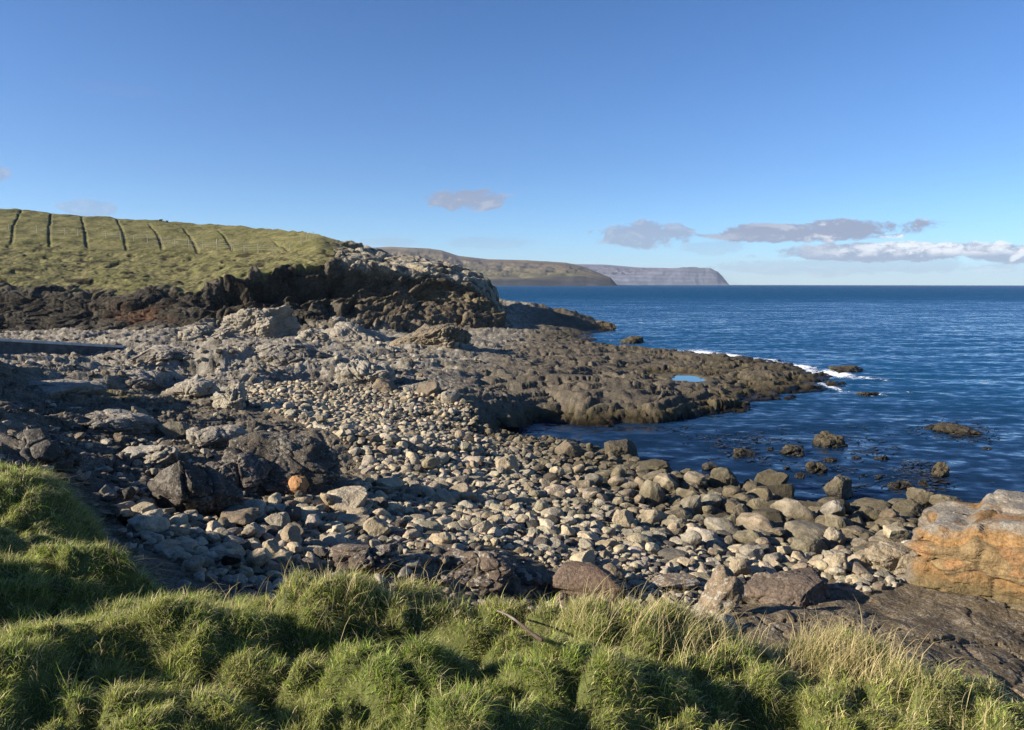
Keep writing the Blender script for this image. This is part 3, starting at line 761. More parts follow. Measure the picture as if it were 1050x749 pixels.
# ------------------------------------------------------------------ distant headlands
def far_land(name, prof, Ynear, depth, seed, cliff, label, c_top, c_low, c_cl):
    """prof: (photo u, photo v of the skyline, cliff fraction); real ridge with a sea cliff and sloping top"""
    pu = np.array([p[0] for p in prof], float)
    nu = 360; uu = np.linspace(pu[0], pu[-1], nu); nt = 70
    sk = np.interp(uu, pu, [p[1] for p in prof]); cf = np.interp(uu, pu, [p[2] for p in prof])
    X = np.zeros((nt, nu)); Y = X.copy(); Z = X.copy(); TT = X.copy(); HH = X.copy()
    for j in range(nu):
        top = at_depth(uu[j], sk[j], Ynear+depth); H = max(top[2], 0.5)
        H *= 1
        hc = H*cf[j]
        kx = top[0]/top[1]
        t = np.array([0, 0.001, 0.06, 0.4, 0.75, 1.0, 1.25, 1.7]); hz = np.array([-6, 0, hc, hc+(H-hc)*0.36, hc+(H-hc)*0.66, H, H*0.95, -6])
        ts = np.concatenate([np.linspace(0, .001, 3)[:2], np.linspace(.001, 0.06, 16), np.linspace(0.06, 1.0, 40)[1:], np.linspace(1.0, 1.7, 14)[1:]])
        ts = ts[:nt] if len(ts) >= nt else np.pad(ts, (0, nt-len(ts)), mode='edge')
        Y[:, j] = Ynear+depth*ts; X[:, j] = kx*Y[:, j]; Z[:, j] = np.interp(ts, t, hz); TT[:, j] = ts; HH[:, j] = H
    s = 1.0/depth
    gul = ridge2(X*s*6, Y*s*2.5, seed, 4)*0.35+0.65*fbm3(X*s*7, Y*s*3, Z*s*9, seed+7, 4)
    n2_ = fbm2(X*s*9, Y*s*6, seed+3, 4)
    cl = sstep(0.10, 0.03, TT)
    Y = Y + cl*depth*0.016*gul
    Z = Z + sstep(0.04, 0.2, TT)*sstep(1.0, 0.7, TT)*HH*(0.10*n2_-0.10*gul*sstep(0.0, 0.5, gul))
    # flat lava benches
    st = Z/HH*7+0.6*n2_; fr = st-np.floor(st); Z = Z + sstep(0.08, 0.3, TT)*sstep(1.0, 0.8, TT)*HH/7*(sstep(0.55, 0.95, fr)-fr)*0.45
    c = np.zeros(X.shape+(3,)); c[:] = c_low
    c = mixc(c, c_top, sstep(0.35, 0.8, Z/HH+0.25*n2_))
    c = mixc(c, np.array(c_low)*0.6, sstep(0.3, 0.8, n2_)*0.6)
    c = mixc(c, c_cl, cl); c = c*(1+0.28*fbm3(X*s*10, Y*s*6, Z*s*40, seed+9, 3))[..., None]
    c = c*(1+0.22*np.sin(Z/HH*34+1.5*n2_)*sstep(0.03, 0.1, Z/HH))[..., None]
    me = grid_mesh(name, np.stack([X, Y, Z], -1), M_FAR, c)
    return tag(add_obj(name, me), label, kind='structure')
far_land('headland_hill', [(300,256,.1),(385,254,.1),(400,253.2,.1),(440,255,.1),(453,257,.1),(470,262.5,.12),(500,266,.18),(540,267,.22),(580,269.5,.3),(596,273,.4),(612,279,.5),(626,285,.75),(631,290.5,.9),(633,292.5,.9)],
         2600, 900, 501, 0.2, 'long brown headland with a flat top and dark sea cliff across the bay', (0.12, 0.095, 0.062), (0.10, 0.09, 0.048), (0.028, 0.030, 0.036))
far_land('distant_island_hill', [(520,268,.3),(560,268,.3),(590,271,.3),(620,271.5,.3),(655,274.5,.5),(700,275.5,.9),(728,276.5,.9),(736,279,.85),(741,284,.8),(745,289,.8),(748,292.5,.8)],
         7000, 1500, 531, 0.8, 'pale blue grey headland with sheer cliffs far across the sea', (0.095, 0.088, 0.105), (0.09, 0.09, 0.11), (0.10, 0.11, 0.14))  # blue of the distance painted into these land colours, on top of the haze

# ------------------------------------------------------------------ haze
hv = bpy.data.materials.new('air_haze'); hv.use_nodes = True
T = NT(hv.node_tree)
for nd in list(T.n): T.n.remove(nd)
o_ = T.node('ShaderNodeOutputMaterial'); pv = T.node('ShaderNodeVolumePrincipled')
pv.inputs['Color'].default_value = (0.72, 0.82, 1.0, 1); pv.inputs['Density'].default_value = 0.00005; pv.inputs['Anisotropy'].default_value = 0.2
T.l.new(pv.outputs[0], o_.inputs['Volume'])
v_, f_ = box_verts(-16000, 16000, -400, 15500, -8.0, 330)
hz = add_obj('haze', raw_mesh('haze', v_, f_, np.full(6, 4), hv, smooth=False))
tag(hz, 'thin blue sea haze over the far headlands', kind='stuff')

#@@PART2@@
# ------------------------------------------------------------------ rocks
_ICO = {}
def ico(sub):
    if sub in _ICO: return _ICO[sub]
    t = (1+5**0.5)/2
    v = [(-1,t,0),(1,t,0),(-1,-t,0),(1,-t,0),(0,-1,t),(0,1,t),(0,-1,-t),(0,1,-t),(t,0,-1),(t,0,1),(-t,0,-1),(-t,0,1)]
    f = [(0,11,5),(0,5,1),(0,1,7),(0,7,10),(0,10,11),(1,5,9),(5,11,4),(11,10,2),(10,7,6),(7,1,8),(3,9,4),(3,4,2),(3,2,6),(3,6,8),(3,8,9),(4,9,5),(2,4,11),(6,2,10),(8,6,7),(9,8,1)]
    v = [np.array(p)/np.linalg.norm(p) for p in v]
    for _ in range(sub):
        c = {}; nf = []
        def mid(a, b):
            k = (a, b) if a < b else (b, a)
            if k not in c:
                m = v[a]+v[b]; v.append(m/np.linalg.norm(m)); c[k] = len(v)-1
            return c[k]
        for a, b, d in f:
            ab, bd, da = mid(a, b), mid(b, d), mid(d, a)
            nf += [(a, ab, da), (b, bd, ab), (d, da, bd), (ab, bd, da)]
        f = nf
    _ICO[sub] = (np.array(v), np.array(f)); return _ICO[sub]

def rock_pts(size, seed, sub=3, boxy=2.4, facets=7, rough=0.10, blocky=0.0, rotz=0.0, tilt=0.2, shape=None):
    """unit rock -> verts of about the given size (x, y, z), centred; returns verts, faces, relief (for colour)"""
    rg = np.random.default_rng(seed)
    n, F = ico(sub); p = n.copy()
    p = p/(np.abs(p)**boxy).sum(1, keepdims=True)**(1/boxy)
    p = p*(1+0.16*fbm3(n[:, 0]*0.9+seed, n[:, 1]*0.9, n[:, 2]*0.9, seed % 997, 2))[:, None]
    for i in range(facets):
        d = rg.normal(size=3); d /= np.linalg.norm(d); k = rg.uniform(0.55, 0.88)
        s = np.maximum(p@d-k, 0); p = p-(s*0.92)[:, None]*d
    rel = fbm3(p[:, 0]*1.6+seed*0.37, p[:, 1]*1.6, p[:, 2]*1.6, seed % 991, 4 if sub < 5 else 6, 0.55)
    p = p*(1+rough*rel)[:, None]
    sz = np.array(size, float)
    if blocky:
        q = p*sz/2
        w = 0.25*np.stack([noise3(q[:, 0]*1.2, q[:, 1]*1.2, q[:, 2]*1.2, 41+k) for k in range(3)], -1)
        q = q+w
        c1, e1, _ = cells3(q[:, 0]*0.9+seed, q[:, 1]*0.9, q[:, 2]*1.6, seed % 89, 0.8)
        c2, e2, _ = cells3(q[:, 0]*2.4+seed, q[:, 1]*2.4, q[:, 2]*4.0, seed % 83, 0.8)
        disp = blocky*(0.9*c1+0.40*c2-0.35*np.exp(-(e1*12)**2)-0.16*np.exp(-(e2*9)**2))
        p = p+n*(disp/ (sz.mean()/2))[:, None]; rel = rel+0.8*c1+0.5*c2
    ext = p.max(0)-p.min(0); p = (p-(p.max(0)+p.min(0))/2)/ext
    p = p*sz
    if shape: p = shape(p, sz)
    if tilt:
        a = Matrix.Rotation(rg.normal()*tilt, 3, 'X') @ Matrix.Rotation(rg.normal()*tilt, 3, 'Y'); p = p@np.array(a).T
    c, s = math.cos(rotz), math.sin(rotz); p = p@np.array([[c, -s, 0], [s, c, 0], [0, 0, 1]]).T
    return p, F, rel

PAL = {'tan': (.325,.285,.215), 'grey': (.292,.272,.23), 'pale': (.36,.335,.285), 'dark': (.075,.070,.064), 'olive': (.20,.183,.135),
       'brown': (.185,.155,.12), 'rust': (.36,.205,.10), 'red': (.13,.095,.075), 'black': (.035,.031,.025), 'cream': (.39,.35,.28)}

def rock_color(p, rel, base, z0, seed, top_pale=0.0):
    """p in world coordinates"""
    c = np.zeros((len(p), 3)); c[:] = base
    c *= (1+0.22*np.clip(rel, -1, 1))[:, None]
    if top_pale:
        zz = (p[:, 2]-p[:, 2].min())/np.ptp(p[:, 2]); c = mixc(c, np.array((.30,.285,.26)), top_pale*sstep(0.55, 0.95, zz+0.25*rel))
    nz = 0.14*np.clip(rel, -1, 1)
    c = mixc(c, (0.070,0.060,0.036), 0.85*sstep(1.05, 0.45, p[:, 2]+nz))
    c = mixc(c, (0.013,0.011,0.008), 0.92*sstep(0.30, 0.08, p[:, 2]+nz))
    c = c*np.array([0.84, 0.79, 0.70])
    return np.clip(c, 0, 1), np.clip(0.9*sstep(0.35, 0.08, p[:, 2]+nz), 0, 1)

def put_rock(name, u, vb, w, h, col, label, cat='boulder', group=None, sub=4, dr=0.8, sink=0.35, mat=None, lich=0.15, rotz=None, seed=None, top_pale=0.0, hmin=0.25, parent=None, **kw):
    seed = seed or int(u*7+vb*13) % 9973
    g = hit2(u, vb); Yd = g[1]
    W = w*Yd/FPX; D = W*dr
    th = math.atan2(CAM_Z-g[2], Yd)
    D = min(D, h*Yd/FPX/math.sin(th)*0.9)
    H = max((h*Yd/FPX-0.45*D*math.sin(th))/math.cos(th), hmin*min(W, h*Yd/FPX*2))
    d = np.array([g[0], Yd])/math.hypot(g[0], Yd)
    cx, cy = g[0]+d[0]*D*0.42, Yd+d[1]*D*0.42
    gz = g[2] if g[2] < 0.05 else min(g[2], max(float(shore_at(cx, cy)), g[2]-0.3))
    tot = H*(1+sink)
    rg = np.random.default_rng(seed)
    view = math.atan2(g[0], Yd)
    p, F, rel = rock_pts((W, D, tot), seed, sub, rotz=(view*1.0 if rotz is None else rotz), **kw)
    p[:, 2] += tot/2-H*sink
    base = np.array(PAL[col] if isinstance(col, str) else col)
    pw = p+np.array([cx, cy, gz])
    c, wet = rock_color(pw, rel, base, gz, seed, top_pale)
    la = np.clip(np.full(len(p), lich)*(wet < 0.3), 0, 1)
    me = raw_mesh(name, p, F, np.full(len(F), 3), mat or M_STONE, c, {'lichen': la, 'wet': wet})
    o = add_obj(name, me, None, (cx, cy, gz))
    PLACED.append((cx, cy, max(W, D)*0.5))
    return tag(o, label, cat, group)
PLACED = []

# --- outcrops
put_rock('rock_outcrop', 285, 507, 150, 70, (.075,.066,.055), 'dark humped outcrop with pale speckles behind the small orange boulder', 'rock outcrop', sub=6, dr=0.8, mat=M_OUTCROP, lich=.55, boxy=2.2, rough=0.12, blocky=0.12, tilt=0.05, facets=9, top_pale=0.1, sink=.5)
put_rock('rock_outcrop', 240, 506, 86, 50, (.10,.088,.08), 'low brown bedrock hump between the big dark boulder and the speckled outcrop', 'rock outcrop', sub=6, dr=1.0, mat=M_OUTCROP, lich=.5, boxy=2.2, rough=0.12, blocky=0.16, tilt=0.05, sink=.6)
put_rock('rock_outcrop', 158, 478, 66, 24, 'grey', 'pale topped low outcrop in the shade at the left of the beach', 'rock outcrop', sub=5, mat=M_OUTCROP, lich=.9, blocky=0.14, tilt=0.05, sink=.6, top_pale=.5)
put_rock('rock_outcrop', 238, 420, 46, 30, 'grey', 'craggy grey outcrop standing at the upper left corner of the cobbles', 'rock outcrop', sub=5, mat=M_OUTCROP, lich=1.0, blocky=0.22, tilt=0.05, sink=.6, top_pale=.8)
put_rock('rock_outcrop', 200, 408, 52, 24, 'grey', 'pale jagged outcrop on the left rock platform', 'rock outcrop', sub=5, mat=M_OUTCROP, lich=1.0, blocky=0.24, tilt=0.05, sink=.6, top_pale=.8)
put_rock('rock_outcrop', 376, 396, 74, 30, 'grey', 'dark sided pale topped outcrop at the head of the cobble beach', 'rock outcrop', sub=6, mat=M_OUTCROP, lich=1.0, blocky=0.3, tilt=0.05, sink=.6, top_pale=.8)
put_rock('rock_outcrop', 478, 604, 118, 42, (.125,.10,.082), 'brown ridged outcrop with pale patches just above the grass edge', 'rock outcrop', sub=6, dr=0.9, mat=M_OUTCROP, lich=.9, blocky=0.16, boxy=2.6, tilt=0.1, sink=.5)
put_rock('rock_outcrop', 372, 592, 84, 36, (.105,.085,.075), 'broken dark outcrop of knobbly rock behind the grass edge', 'rock outcrop', sub=6, dr=0.8, mat=M_OUTCROP, lich=.7, blocky=0.2, tilt=0.05, sink=.5)
put_rock('rock_outcrop', 810, 618, 112, 44, (.12,.095,.078), 'long dark brown sloping slab outcrop right of the lichen spotted block', 'rock outcrop', sub=6, dr=0.8, mat=M_OUTCROP, lich=.3, blocky=0.12, boxy=2.4, tilt=0.06, sink=.5)
put_rock('rock_outcrop', 40, 470, 120, 56, (.07,.066,.06), 'shaded black outcrop above the grass at the far left', 'rock outcrop', sub=6, dr=0.7, mat=M_OUTCROP, lich=.4, blocky=0.28, tilt=0.05, sink=.5)
put_rock('rock_outcrop', 920, 592, 66, 34, (.25,.215,.16), 'tan fractured bedrock slab leaning against the orange rock face', 'rock outcrop', sub=6, dr=0.8, mat=M_OUTCROP, lich=.3, blocky=0.14, boxy=3.5, tilt=0.08, sink=.4)

O_ = lambda u, v, w, h, t: put_rock('rock_outcrop', u, v, w, h, (.15, .138, .12), t, 'rock outcrop', sub=6, dr=1.0, mat=M_OUTCROP, lich=.6, blocky=0.16, boxy=2.3, rough=.1, tilt=0.05, sink=.7, top_pale=.8)
O_(112, 446, 84, 26, 'broad low grey outcrop left of the olive domed boulder')
O_(222, 462, 64, 28, 'grey hump of bedrock between the olive domed boulder and the speckled outcrop')
O_(60, 408, 96, 28, 'wide pale ledge of rock below the concrete wall')
O_(140, 398, 70, 20, 'low pale ledge above the small olive boulder')
O_(300, 372, 84, 22, 'pale cracked ledge above the upper left end of the cobbles')
for a_ in [(208, 348, 66, 19, 'pale craggy rock at the cliff foot, nearest the end of the concrete wall'), (266, 345, 80, 30, 'largest pale rock hump at the cliff foot below the dark overhang'),
           (318, 350, 40, 15, 'small low grey rock at the cliff foot'), (364, 352, 76, 21, 'broad pale rock at the cliff foot under the overhang'),
           (438, 355, 92, 28, 'long brown rounded rock below the ochre end of the headland')]:
    put_rock('rock_outcrop', *a_[:4], (.27, .25, .215) if a_[0] < 380 else (.16, .135, .10), a_[4], 'rock outcrop', sub=6, dr=.9, mat=M_OUTCROP, lich=.5, blocky=.26, boxy=2.0, rough=.16, tilt=.2, sink=.8, facets=8)
O_(170, 372, 80, 18, 'flat pale ledge right of the end of the concrete wall')
# --- the orange rock face
def orange_rock():
    g = hit2(934, 597); W, D, H = 4.4, 2.7, 1.27
    p, F, rel = rock_pts((W, D, H*1.35), 4242, 6, boxy=14.0, facets=0, rough=0.0, blocky=0.0, tilt=0.0)
    F0 = p.copy(); fr_ = sstep(-.9, -1.25, p[:, 1]); b1_, be_, br_ = cells2(p[:, 0]*1.15+0.2*noise2(p[:, 0]*2, p[:, 2]*2, 71), p[:, 2]*2.0+0.2*noise2(p[:, 0]*2, p[:, 2]*2+5, 72), 73, 0.9)
    b2_, be2_, _ = cells2(p[:, 0]*3.0, p[:, 2]*5.5, 75, 0.9)
    p[:, 1] += -fr_*(0.17*b1_+0.05*b2_-0.045*np.exp(-(be_*16)**2)-0.02*np.exp(-(be2_*12)**2))
    t1_, te_, _ = cells2(p[:, 0]*1.1, p[:, 1]*1.1, 77, 0.9); p[:, 2] += sstep(.3, .8, p[:, 2])*(0.09*t1_-0.03*np.exp(-(te_*14)**2))
    p[:, 0] += sstep(-1.7, -2.1, p[:, 0])*0.25*fbm2(p[:, 1]*1.2, p[:, 2]*1.4, 79, 3)
    zt = p[:, 2]/(H*1.35)+0.5
    # horizontal bedding, a step in the top and a battered left end
    bed = np.sin((p[:, 2]*5.5+0.5*noise2(p[:, 0]*0.8, p[:, 1]*0.8, 3))*2.0); crease = np.exp(-(np.abs(bed)*4)**2)
    crease = crease*sstep(0.0, 0.5, noise2(p[:, 0]*0.9, p[:, 2]*2.2, 57)+0.1)
    p[:, 1] += 0.30*(zt-0.5)*(p[:, 1] < 0)+0.05*fbm3(p[:, 0]*1.2, p[:, 1], p[:, 2]*1.6, 58, 3)
    step = sstep(-1.35, -1.10, p[:, 0]+0.1*noise2(p[:, 1]*2, p[:, 0], 5))
    p[:, 2] -= (1-step)*0.22*sstep(0.45, 0.9, zt)-0.07*fbm3(p[:, 0]*1.4, p[:, 1]*1.4, 0*zt, 59, 4)*sstep(.6, .9, zt)
    p[:, 0] += -0.25*(0.5-zt)*sstep(-0.8, -2.0, p[:, 0])
    a = R(-38); c, s = math.cos(a), math.sin(a); p0 = p.copy()
    p = p@np.array([[c, -s, 0], [s, c, 0], [0, 0, 1]]).T
    p[:, 2] += H*1.35/2-H*0.35
    loc = np.array([g[0]+2.30, g[1]-0.25, g[2]])
    n1 = fbm3(p0[:, 0]*1.1, p0[:, 1]*1.1, p0[:, 2]*2.2, 51, 4); n2 = fbm3(p0[:, 0]*3, p0[:, 1]*3, p0[:, 2]*5, 53, 4)
    ce, cr = be_, br_; _, ce2, cr2 = cells3(p0[:, 0]*3.4+0.3*n2, p0[:, 1]*3.4, p0[:, 2]*6.0, 63)
    col = np.zeros((len(p), 3)); col[:] = (.29,.165,.062)
    col = mixc(col, (.27,.185,.085), (cr > 0.34)*0.9); col = mixc(col, (.145,.125,.058), (cr > 0.66)*0.85); col = mixc(col, (.19,.165,.12), (cr > 0.76)*0.85)
    col = mixc(col, (.30,.145,.055), (cr2 > 0.80)*0.6); col = col*(1+0.30*n2+0.25*(cr2-0.5))[:, None]
    col = mixc(col, (.13,.105,.048), sstep(0.46, 0.32, zt+0.08*n1)*0.75)
    top = sstep(0.87, 0.94, zt+0.07*n2+0.05*n1); col = mixc(col, (.24,.215,.17), top*.9)
    left = sstep(-1.85, -2.1, p0[:, 0]+0.1*n2); col = mixc(col, (.21,.185,.145), left*.85)
    crack = np.maximum(np.exp(-(ce*22)**2), 0.6*np.exp(-(ce2*16)**2))*(1-top)
    col = mixc(col, (.05,.038,.022), crack*0.55)
    lich = 0.1+0.6*top; col = col*np.array([.74, .76, .80])
    me = raw_mesh('rock_outcrop', p, F, np.full(len(F), 3), M_OUTCROP, col, {'lichen': lich, 'wet': 0*zt})
    tag(add_obj('rock_outcrop', me, None, loc), 'big blocky orange and ochre rock with a grey top above the dark flat rock', 'rock outcrop')
    PLACED.append((loc[0], loc[1], 2.0))
orange_rock()

# --- single boulders that stand out
B = put_rock
B('boulder', 200, 530, 96, 68, (.075,.068,.062), 'large dark grey boulder with a speckled top, left end of the beach', sub=6, mat=M_OUTCROP, lich=.35, boxy=2.6, facets=10, rough=.07, blocky=.08, tilt=.04, dr=.75)
B('boulder', 305, 509, 23, 23, 'rust', 'small bright orange boulder in front of the speckled dark outcrop', boxy=3, tilt=.1)
B('boulder', 357, 528, 48, 30, 'cream', 'large pale cream boulder on the shadow edge below the dark outcrop', sub=5, boxy=2.6, facets=9, tilt=.08)
B('boulder', 362, 541, 36, 15, 'tan', 'flat tan boulder tucked under the large pale cream boulder', tilt=.05)
B('boulder', 388, 552, 30, 24, 'tan', 'wedge shaped tan boulder with a dark right side below the pale cream boulder', boxy=3, facets=12)
B('boulder', 246, 541, 46, 20, 'brown', 'brown rectangular slab below the large dark boulder', boxy=5, facets=4, tilt=.05)
B('boulder', 285, 547, 26, 24, 'grey', 'angular upright grey boulder right of the brown rectangular slab', boxy=4, facets=9)
B('boulder', 262, 554, 25, 17, 'grey', 'grey boulder with a white cap below the brown slab')
B('boulder', 217, 558, 26, 13, 'pale', 'oblong whitish boulder low at the left of the beach')
B('boulder', 228, 576, 30, 14, 'cream', 'flat cream boulder near the shaded grass bank')
B('boulder', 240, 583, 28, 15, 'tan', 'tan rounded boulder closest to the shaded grass bank')
B('boulder', 209, 584, 24, 12, 'brown', 'low brown boulder at the foot of the left grass bank')
B('boulder', 278, 572, 22, 19, 'tan', 'plump tan boulder above the knobbly dark outcrop')
B('boulder', 178, 450, 34, 18, 'olive', 'olive domed boulder alone on the dark left rocks')
B('boulder', 142, 430, 22, 13, 'olive', 'small olive boulder alone on the dark ledge at upper left')
B('boulder', 155, 436, 10, 8, 'pale', 'small whitish stone beside the small olive boulder')
B('boulder', 601, 617, 84, 42, 'red', 'reddish brown pointed boulder at the grass edge', sub=5, mat=M_OUTCROP, boxy=2.2, facets=14, rough=.06, blocky=.06, tilt=.1, lich=.2)
B('boulder', 742, 628, 42, 50, (.20,.165,.125), 'tall split block with white lichen spots on its pale face', sub=5, mat=M_OUTCROP, boxy=4.5, facets=6, blocky=.05, lich=1.0, tilt=.15, dr=.9)
B('boulder', 690, 606, 62, 17, (.17,.135,.10), 'long flat brown boulder with white lichen left of the split block', sub=5, mat=M_OUTCROP, boxy=3.5, lich=1.0, tilt=.03)
B('boulder', 724, 630, 34, 16, 'grey', 'smooth grey boulder in front of the split block', facets=3)
B('boulder', 744, 648, 30, 15, 'pale', 'pale angular stone half hidden in dry grass', boxy=3.5)
B('boulder', 628, 598, 26, 20, 'brown', 'dark brown rounded boulder right behind the reddish pointed boulder')
B('boulder', 655, 586, 20, 12, 'pale', 'pale egg shaped cobble above the long lichen slab', facets=2)
B('boulder', 637, 472, 38, 24, (.11,.10,.085), 'dark grey boulder standing at the water edge of the inlet', sub=5, boxy=2.6, facets=9, rough=.1)
B('boulder', 668, 485, 38, 15, 'olive', 'low olive boulder at the waterline right of the dark grey one')
B('boulder', 583, 470, 30, 20, 'brown', 'brown angular boulder left of the inlet head', facets=11)
B('boulder', 519, 443, 30, 18, 'brown', 'brown wet boulder at the tip of the inlet by the shelf', facets=9)
B('boulder', 520, 486, 24, 20, 'tan', 'triangular tan boulder in the middle of the cobbles', facets=13, boxy=3)
B('boulder', 395, 402, 24, 13, 'brown', 'square brown block at the top of the cobbles', boxy=5, facets=3)
B('boulder', 440, 408, 26, 14, 'brown', 'brown block below the rocky shelf at the beach head', boxy=4, facets=5)
B('boulder', 462, 414, 20, 13, 'grey', 'grey blocky boulder beside the low end of the shelf', boxy=4, facets=5)
B('boulder', 740, 503, 28, 24, 'olive', 'olive grey boulder on the right beach close to the water', sub=5)
B('boulder', 786, 507, 44, 22, 'olive', 'wide olive boulder with a wet black right end at the waterline', sub=5)
B('boulder', 728, 484, 18, 10, 'pale', 'small white topped boulder at the water edge')
B('boulder', 668, 520, 26, 28, 'olive', 'upright boulder with a pointed top right of the middle beach', facets=10)
B('boulder', 640, 544, 26, 24, 'tan', 'large round tan boulder in the middle right cobbles', facets=4)
B('boulder', 706, 530, 34, 20, 'grey', 'leaning grey slab boulder on the right beach', boxy=3.2, tilt=.3)
B('boulder', 770, 564, 46, 22, 'olive', 'long sloping olive slab above the split block', boxy=3, tilt=.15)
B('boulder', 772, 577, 32, 18, 'grey', 'grey angular boulder just below the long olive slab', boxy=3.2, facets=9)
B('boulder', 757, 592, 26, 22, 'tan', 'rounded tan boulder directly behind the split block')
B('boulder', 830, 570, 40, 22, 'olive', 'broad rounded olive boulder on the right beach', facets=4, sub=5)
B('boulder', 855, 562, 24, 22, 'cream', 'round cream boulder with a black shadow on its right', facets=3)
B('boulder', 858, 590, 36, 24, 'tan', 'smooth tan boulder with a curved groove near the dark flat rock', facets=3, sub=5)
B('boulder', 882, 584, 28, 18, 'tan', 'second smooth tan boulder right of the grooved one', facets=3)
B('boulder', 896, 568, 36, 16, 'brown', 'flat brown boulder left of the orange rock')
B('boulder', 860, 514, 34, 30, 'grey', 'big grey boulder with a dark crown standing in the shallows', sub=5, facets=9, rough=.12)
B('boulder', 932, 534, 36, 20, 'olive', 'dark olive boulder at the water below the angular ridge boulder', sub=5)
B('boulder', 944, 521, 34, 22, 'tan', 'angular ridge boulder at the water left of the orange rock', sub=5, facets=12, boxy=3)
B('boulder', 972, 526, 46, 18, 'olive', 'long smooth olive boulder in the water just behind the orange rock', sub=5, facets=3)
B('boulder', 820, 492, 12, 7, 'black', 'tiny black wet boulder near the shore rocks of the inlet')

# --- rocks standing in the sea
SR = lambda *a, **k: put_rock('sea_rock', *a, cat='sea rock', **{**dict(sub=5, mat=M_OUTCROP, rough=.16, blocky=.14, tilt=.06, sink=.9, lich=.1), **k})
SR(848, 460, 38, 17, (.11,.095,.07), 'largest dark rock in the inlet with a raised left end')
SR(814, 469, 32, 12, (.10,.09,.06), 'low dark rock left of the largest inlet rock')
SR(837, 487, 24, 14, (.09,.078,.05), 'ridged dark rock with a pointed left side nearer the shore')
SR(850, 475, 16, 7, (.12,.10,.075), 'small smooth brown rock awash between two dark ones', blocky=0)
SR(762, 471, 27, 11, (.075,.065,.045), 'low weedy rock at the left of the inlet')
SR(903, 473, 15, 7, (.06,.05,.035), 'small weedy hummock alone right of the inlet rocks')
SR(963, 490, 18, 16, (.15,.13,.095), 'square topped rock standing in the sea with a pale cap', boxy=4)
SR(925, 504, 28, 10, (.05,.045,.035), 'black flat rock awash behind the ridge boulder')
SR(948, 500, 18, 9, (.07,.06,.045), 'short black rock with weed right of the flat awash one')
SR(980, 447, 44, 13, (.045,.036,.024), 'kelp covered reef breaking the surface far right', dr=1.2)
SR(957, 442, 22, 6, (.15,.13,.08), 'olive ledge at the left end of the kelp covered reef', blocky=.06)
SR(868, 383, 38, 8, (.10,.088,.065), 'low skerry in white foam off the tip of the shelf')
SR(892, 407, 30, 6, (.035,.03,.022), 'black rocks awash just off the tip of the shelf', dr=.6)
SR(650, 353, 32, 9, (.085,.075,.055), 'small skerry in the sea behind the shelf')
SR(790, 463, 11, 4, (.05,.042,.03), 'tiny weedy rock right of the low weedy rock at the left of the inlet', sub=4)
SR(878, 472, 13, 5, (.055,.047,.033), 'small black rock between the largest inlet rock and the lone weedy hummock', sub=4)
SR(806, 484, 13, 6, (.05,.043,.03), 'small dark rock close inshore left of the ridged pointed rock', sub=4)
SR(900, 492, 12, 5, (.045,.038,.028), 'small weed covered rock awash left of the black flat rock', sub=4)
SR(1012, 462, 12, 4, (.04,.034,.025), 'smallest dark rock, shoreward of the kelp covered reef', sub=4)
SR(618, 336, 26, 7, (.10,.085,.065), 'low rock at the end of the back skerries by white water')

# ------------------------------------------------------------------ cobble beach
bx = np.array(BEACH); x0b, y0b = bx.min(0)-0.5; x1b, y1b = bx.max(0)+0.5
def in_beach(x, y, m=0.0): return poly_sd(x, y, BEACH) < m
cell = {}; CS = 0.6
def _near(x, y, r, fac):
    ci, cj = int(x//CS), int(y//CS)
    for i in range(ci-2, ci+3):
        for j in range(cj-2, cj+3):
            for (a, b, q) in cell.get((i, j), ()):
                if (a-x)**2+(b-y)**2 < (fac*(r+q))**2: return True
    return False
BIG = [(a, b, q*0.9) for a, b, q in PLACED if q > 0.45]
for a, b, q in PLACED:
    if q <= 0.45: cell.setdefault((int(a//CS), int(b//CS)), []).append((a, b, q*0.9))
def blocked(x, y, r):
    for a, b, q in BIG:
        if (a-x)**2+(b-y)**2 < (0.86*q+0.4*r)**2: return True
    return False
STN = []      # x, y, z-lift, diameter
def throw(n, lo, med, hi, sig, fac, tries, lift=0.0, reg=True, margin=0.0):
    d = np.clip(np.exp(RNG.normal(math.log(med), sig, n)), lo, hi); d = np.sort(d)[::-1]
    T_ = tries*n
    xs = RNG.uniform(x0b, x1b, T_*2); ys = RNG.uniform(y0b, y1b, T_*2)
    ok = in_beach(xs, ys, margin); xs, ys = xs[ok], ys[ok]
    zz = shore_at(xs, ys); sd = sstep(0.85, 0.25, zz)*sstep(-1, 5, xs)     # bigger boulders towards the water on the right
    up = sstep(18, 26, ys); nearf = sstep(14.0, 11.0, ys)*sstep(4.5, 2.5, xs)*sstep(-3.0, -1.2, xs)
    k = 0
    for dd in d:
        for t in range(tries):
            if k >= len(xs): return
            x, y, z = xs[k], ys[k], zz[k]; s = sd[k]; k += 1
            if z < -0.22: continue
            dm = dd*(1+0.85*s)*(1-0.10*up[k-1])*(1-0.42*nearf[k-1])
            if dm > 0.42 and y > 21: dm *= 0.75
            r = dm/2
            if _near(x, y, r, fac) or blocked(x, y, r): continue
            cell.setdefault((int(x//CS), int(y//CS)), []).append((x, y, r)); STN.append((x, y, lift*dm, dm)); break
throw(6000, 0.12, 0.172, 0.56, 0.46, 0.80, 14)
throw(8000, 0.05, 0.10, 0.2, 0.34, 0.72, 12)
main_cell = cell; cell = {}
throw(520, 0.13, 0.2, 0.42, 0.35, 1.2, 6, lift=0.38)
cell = main_cell
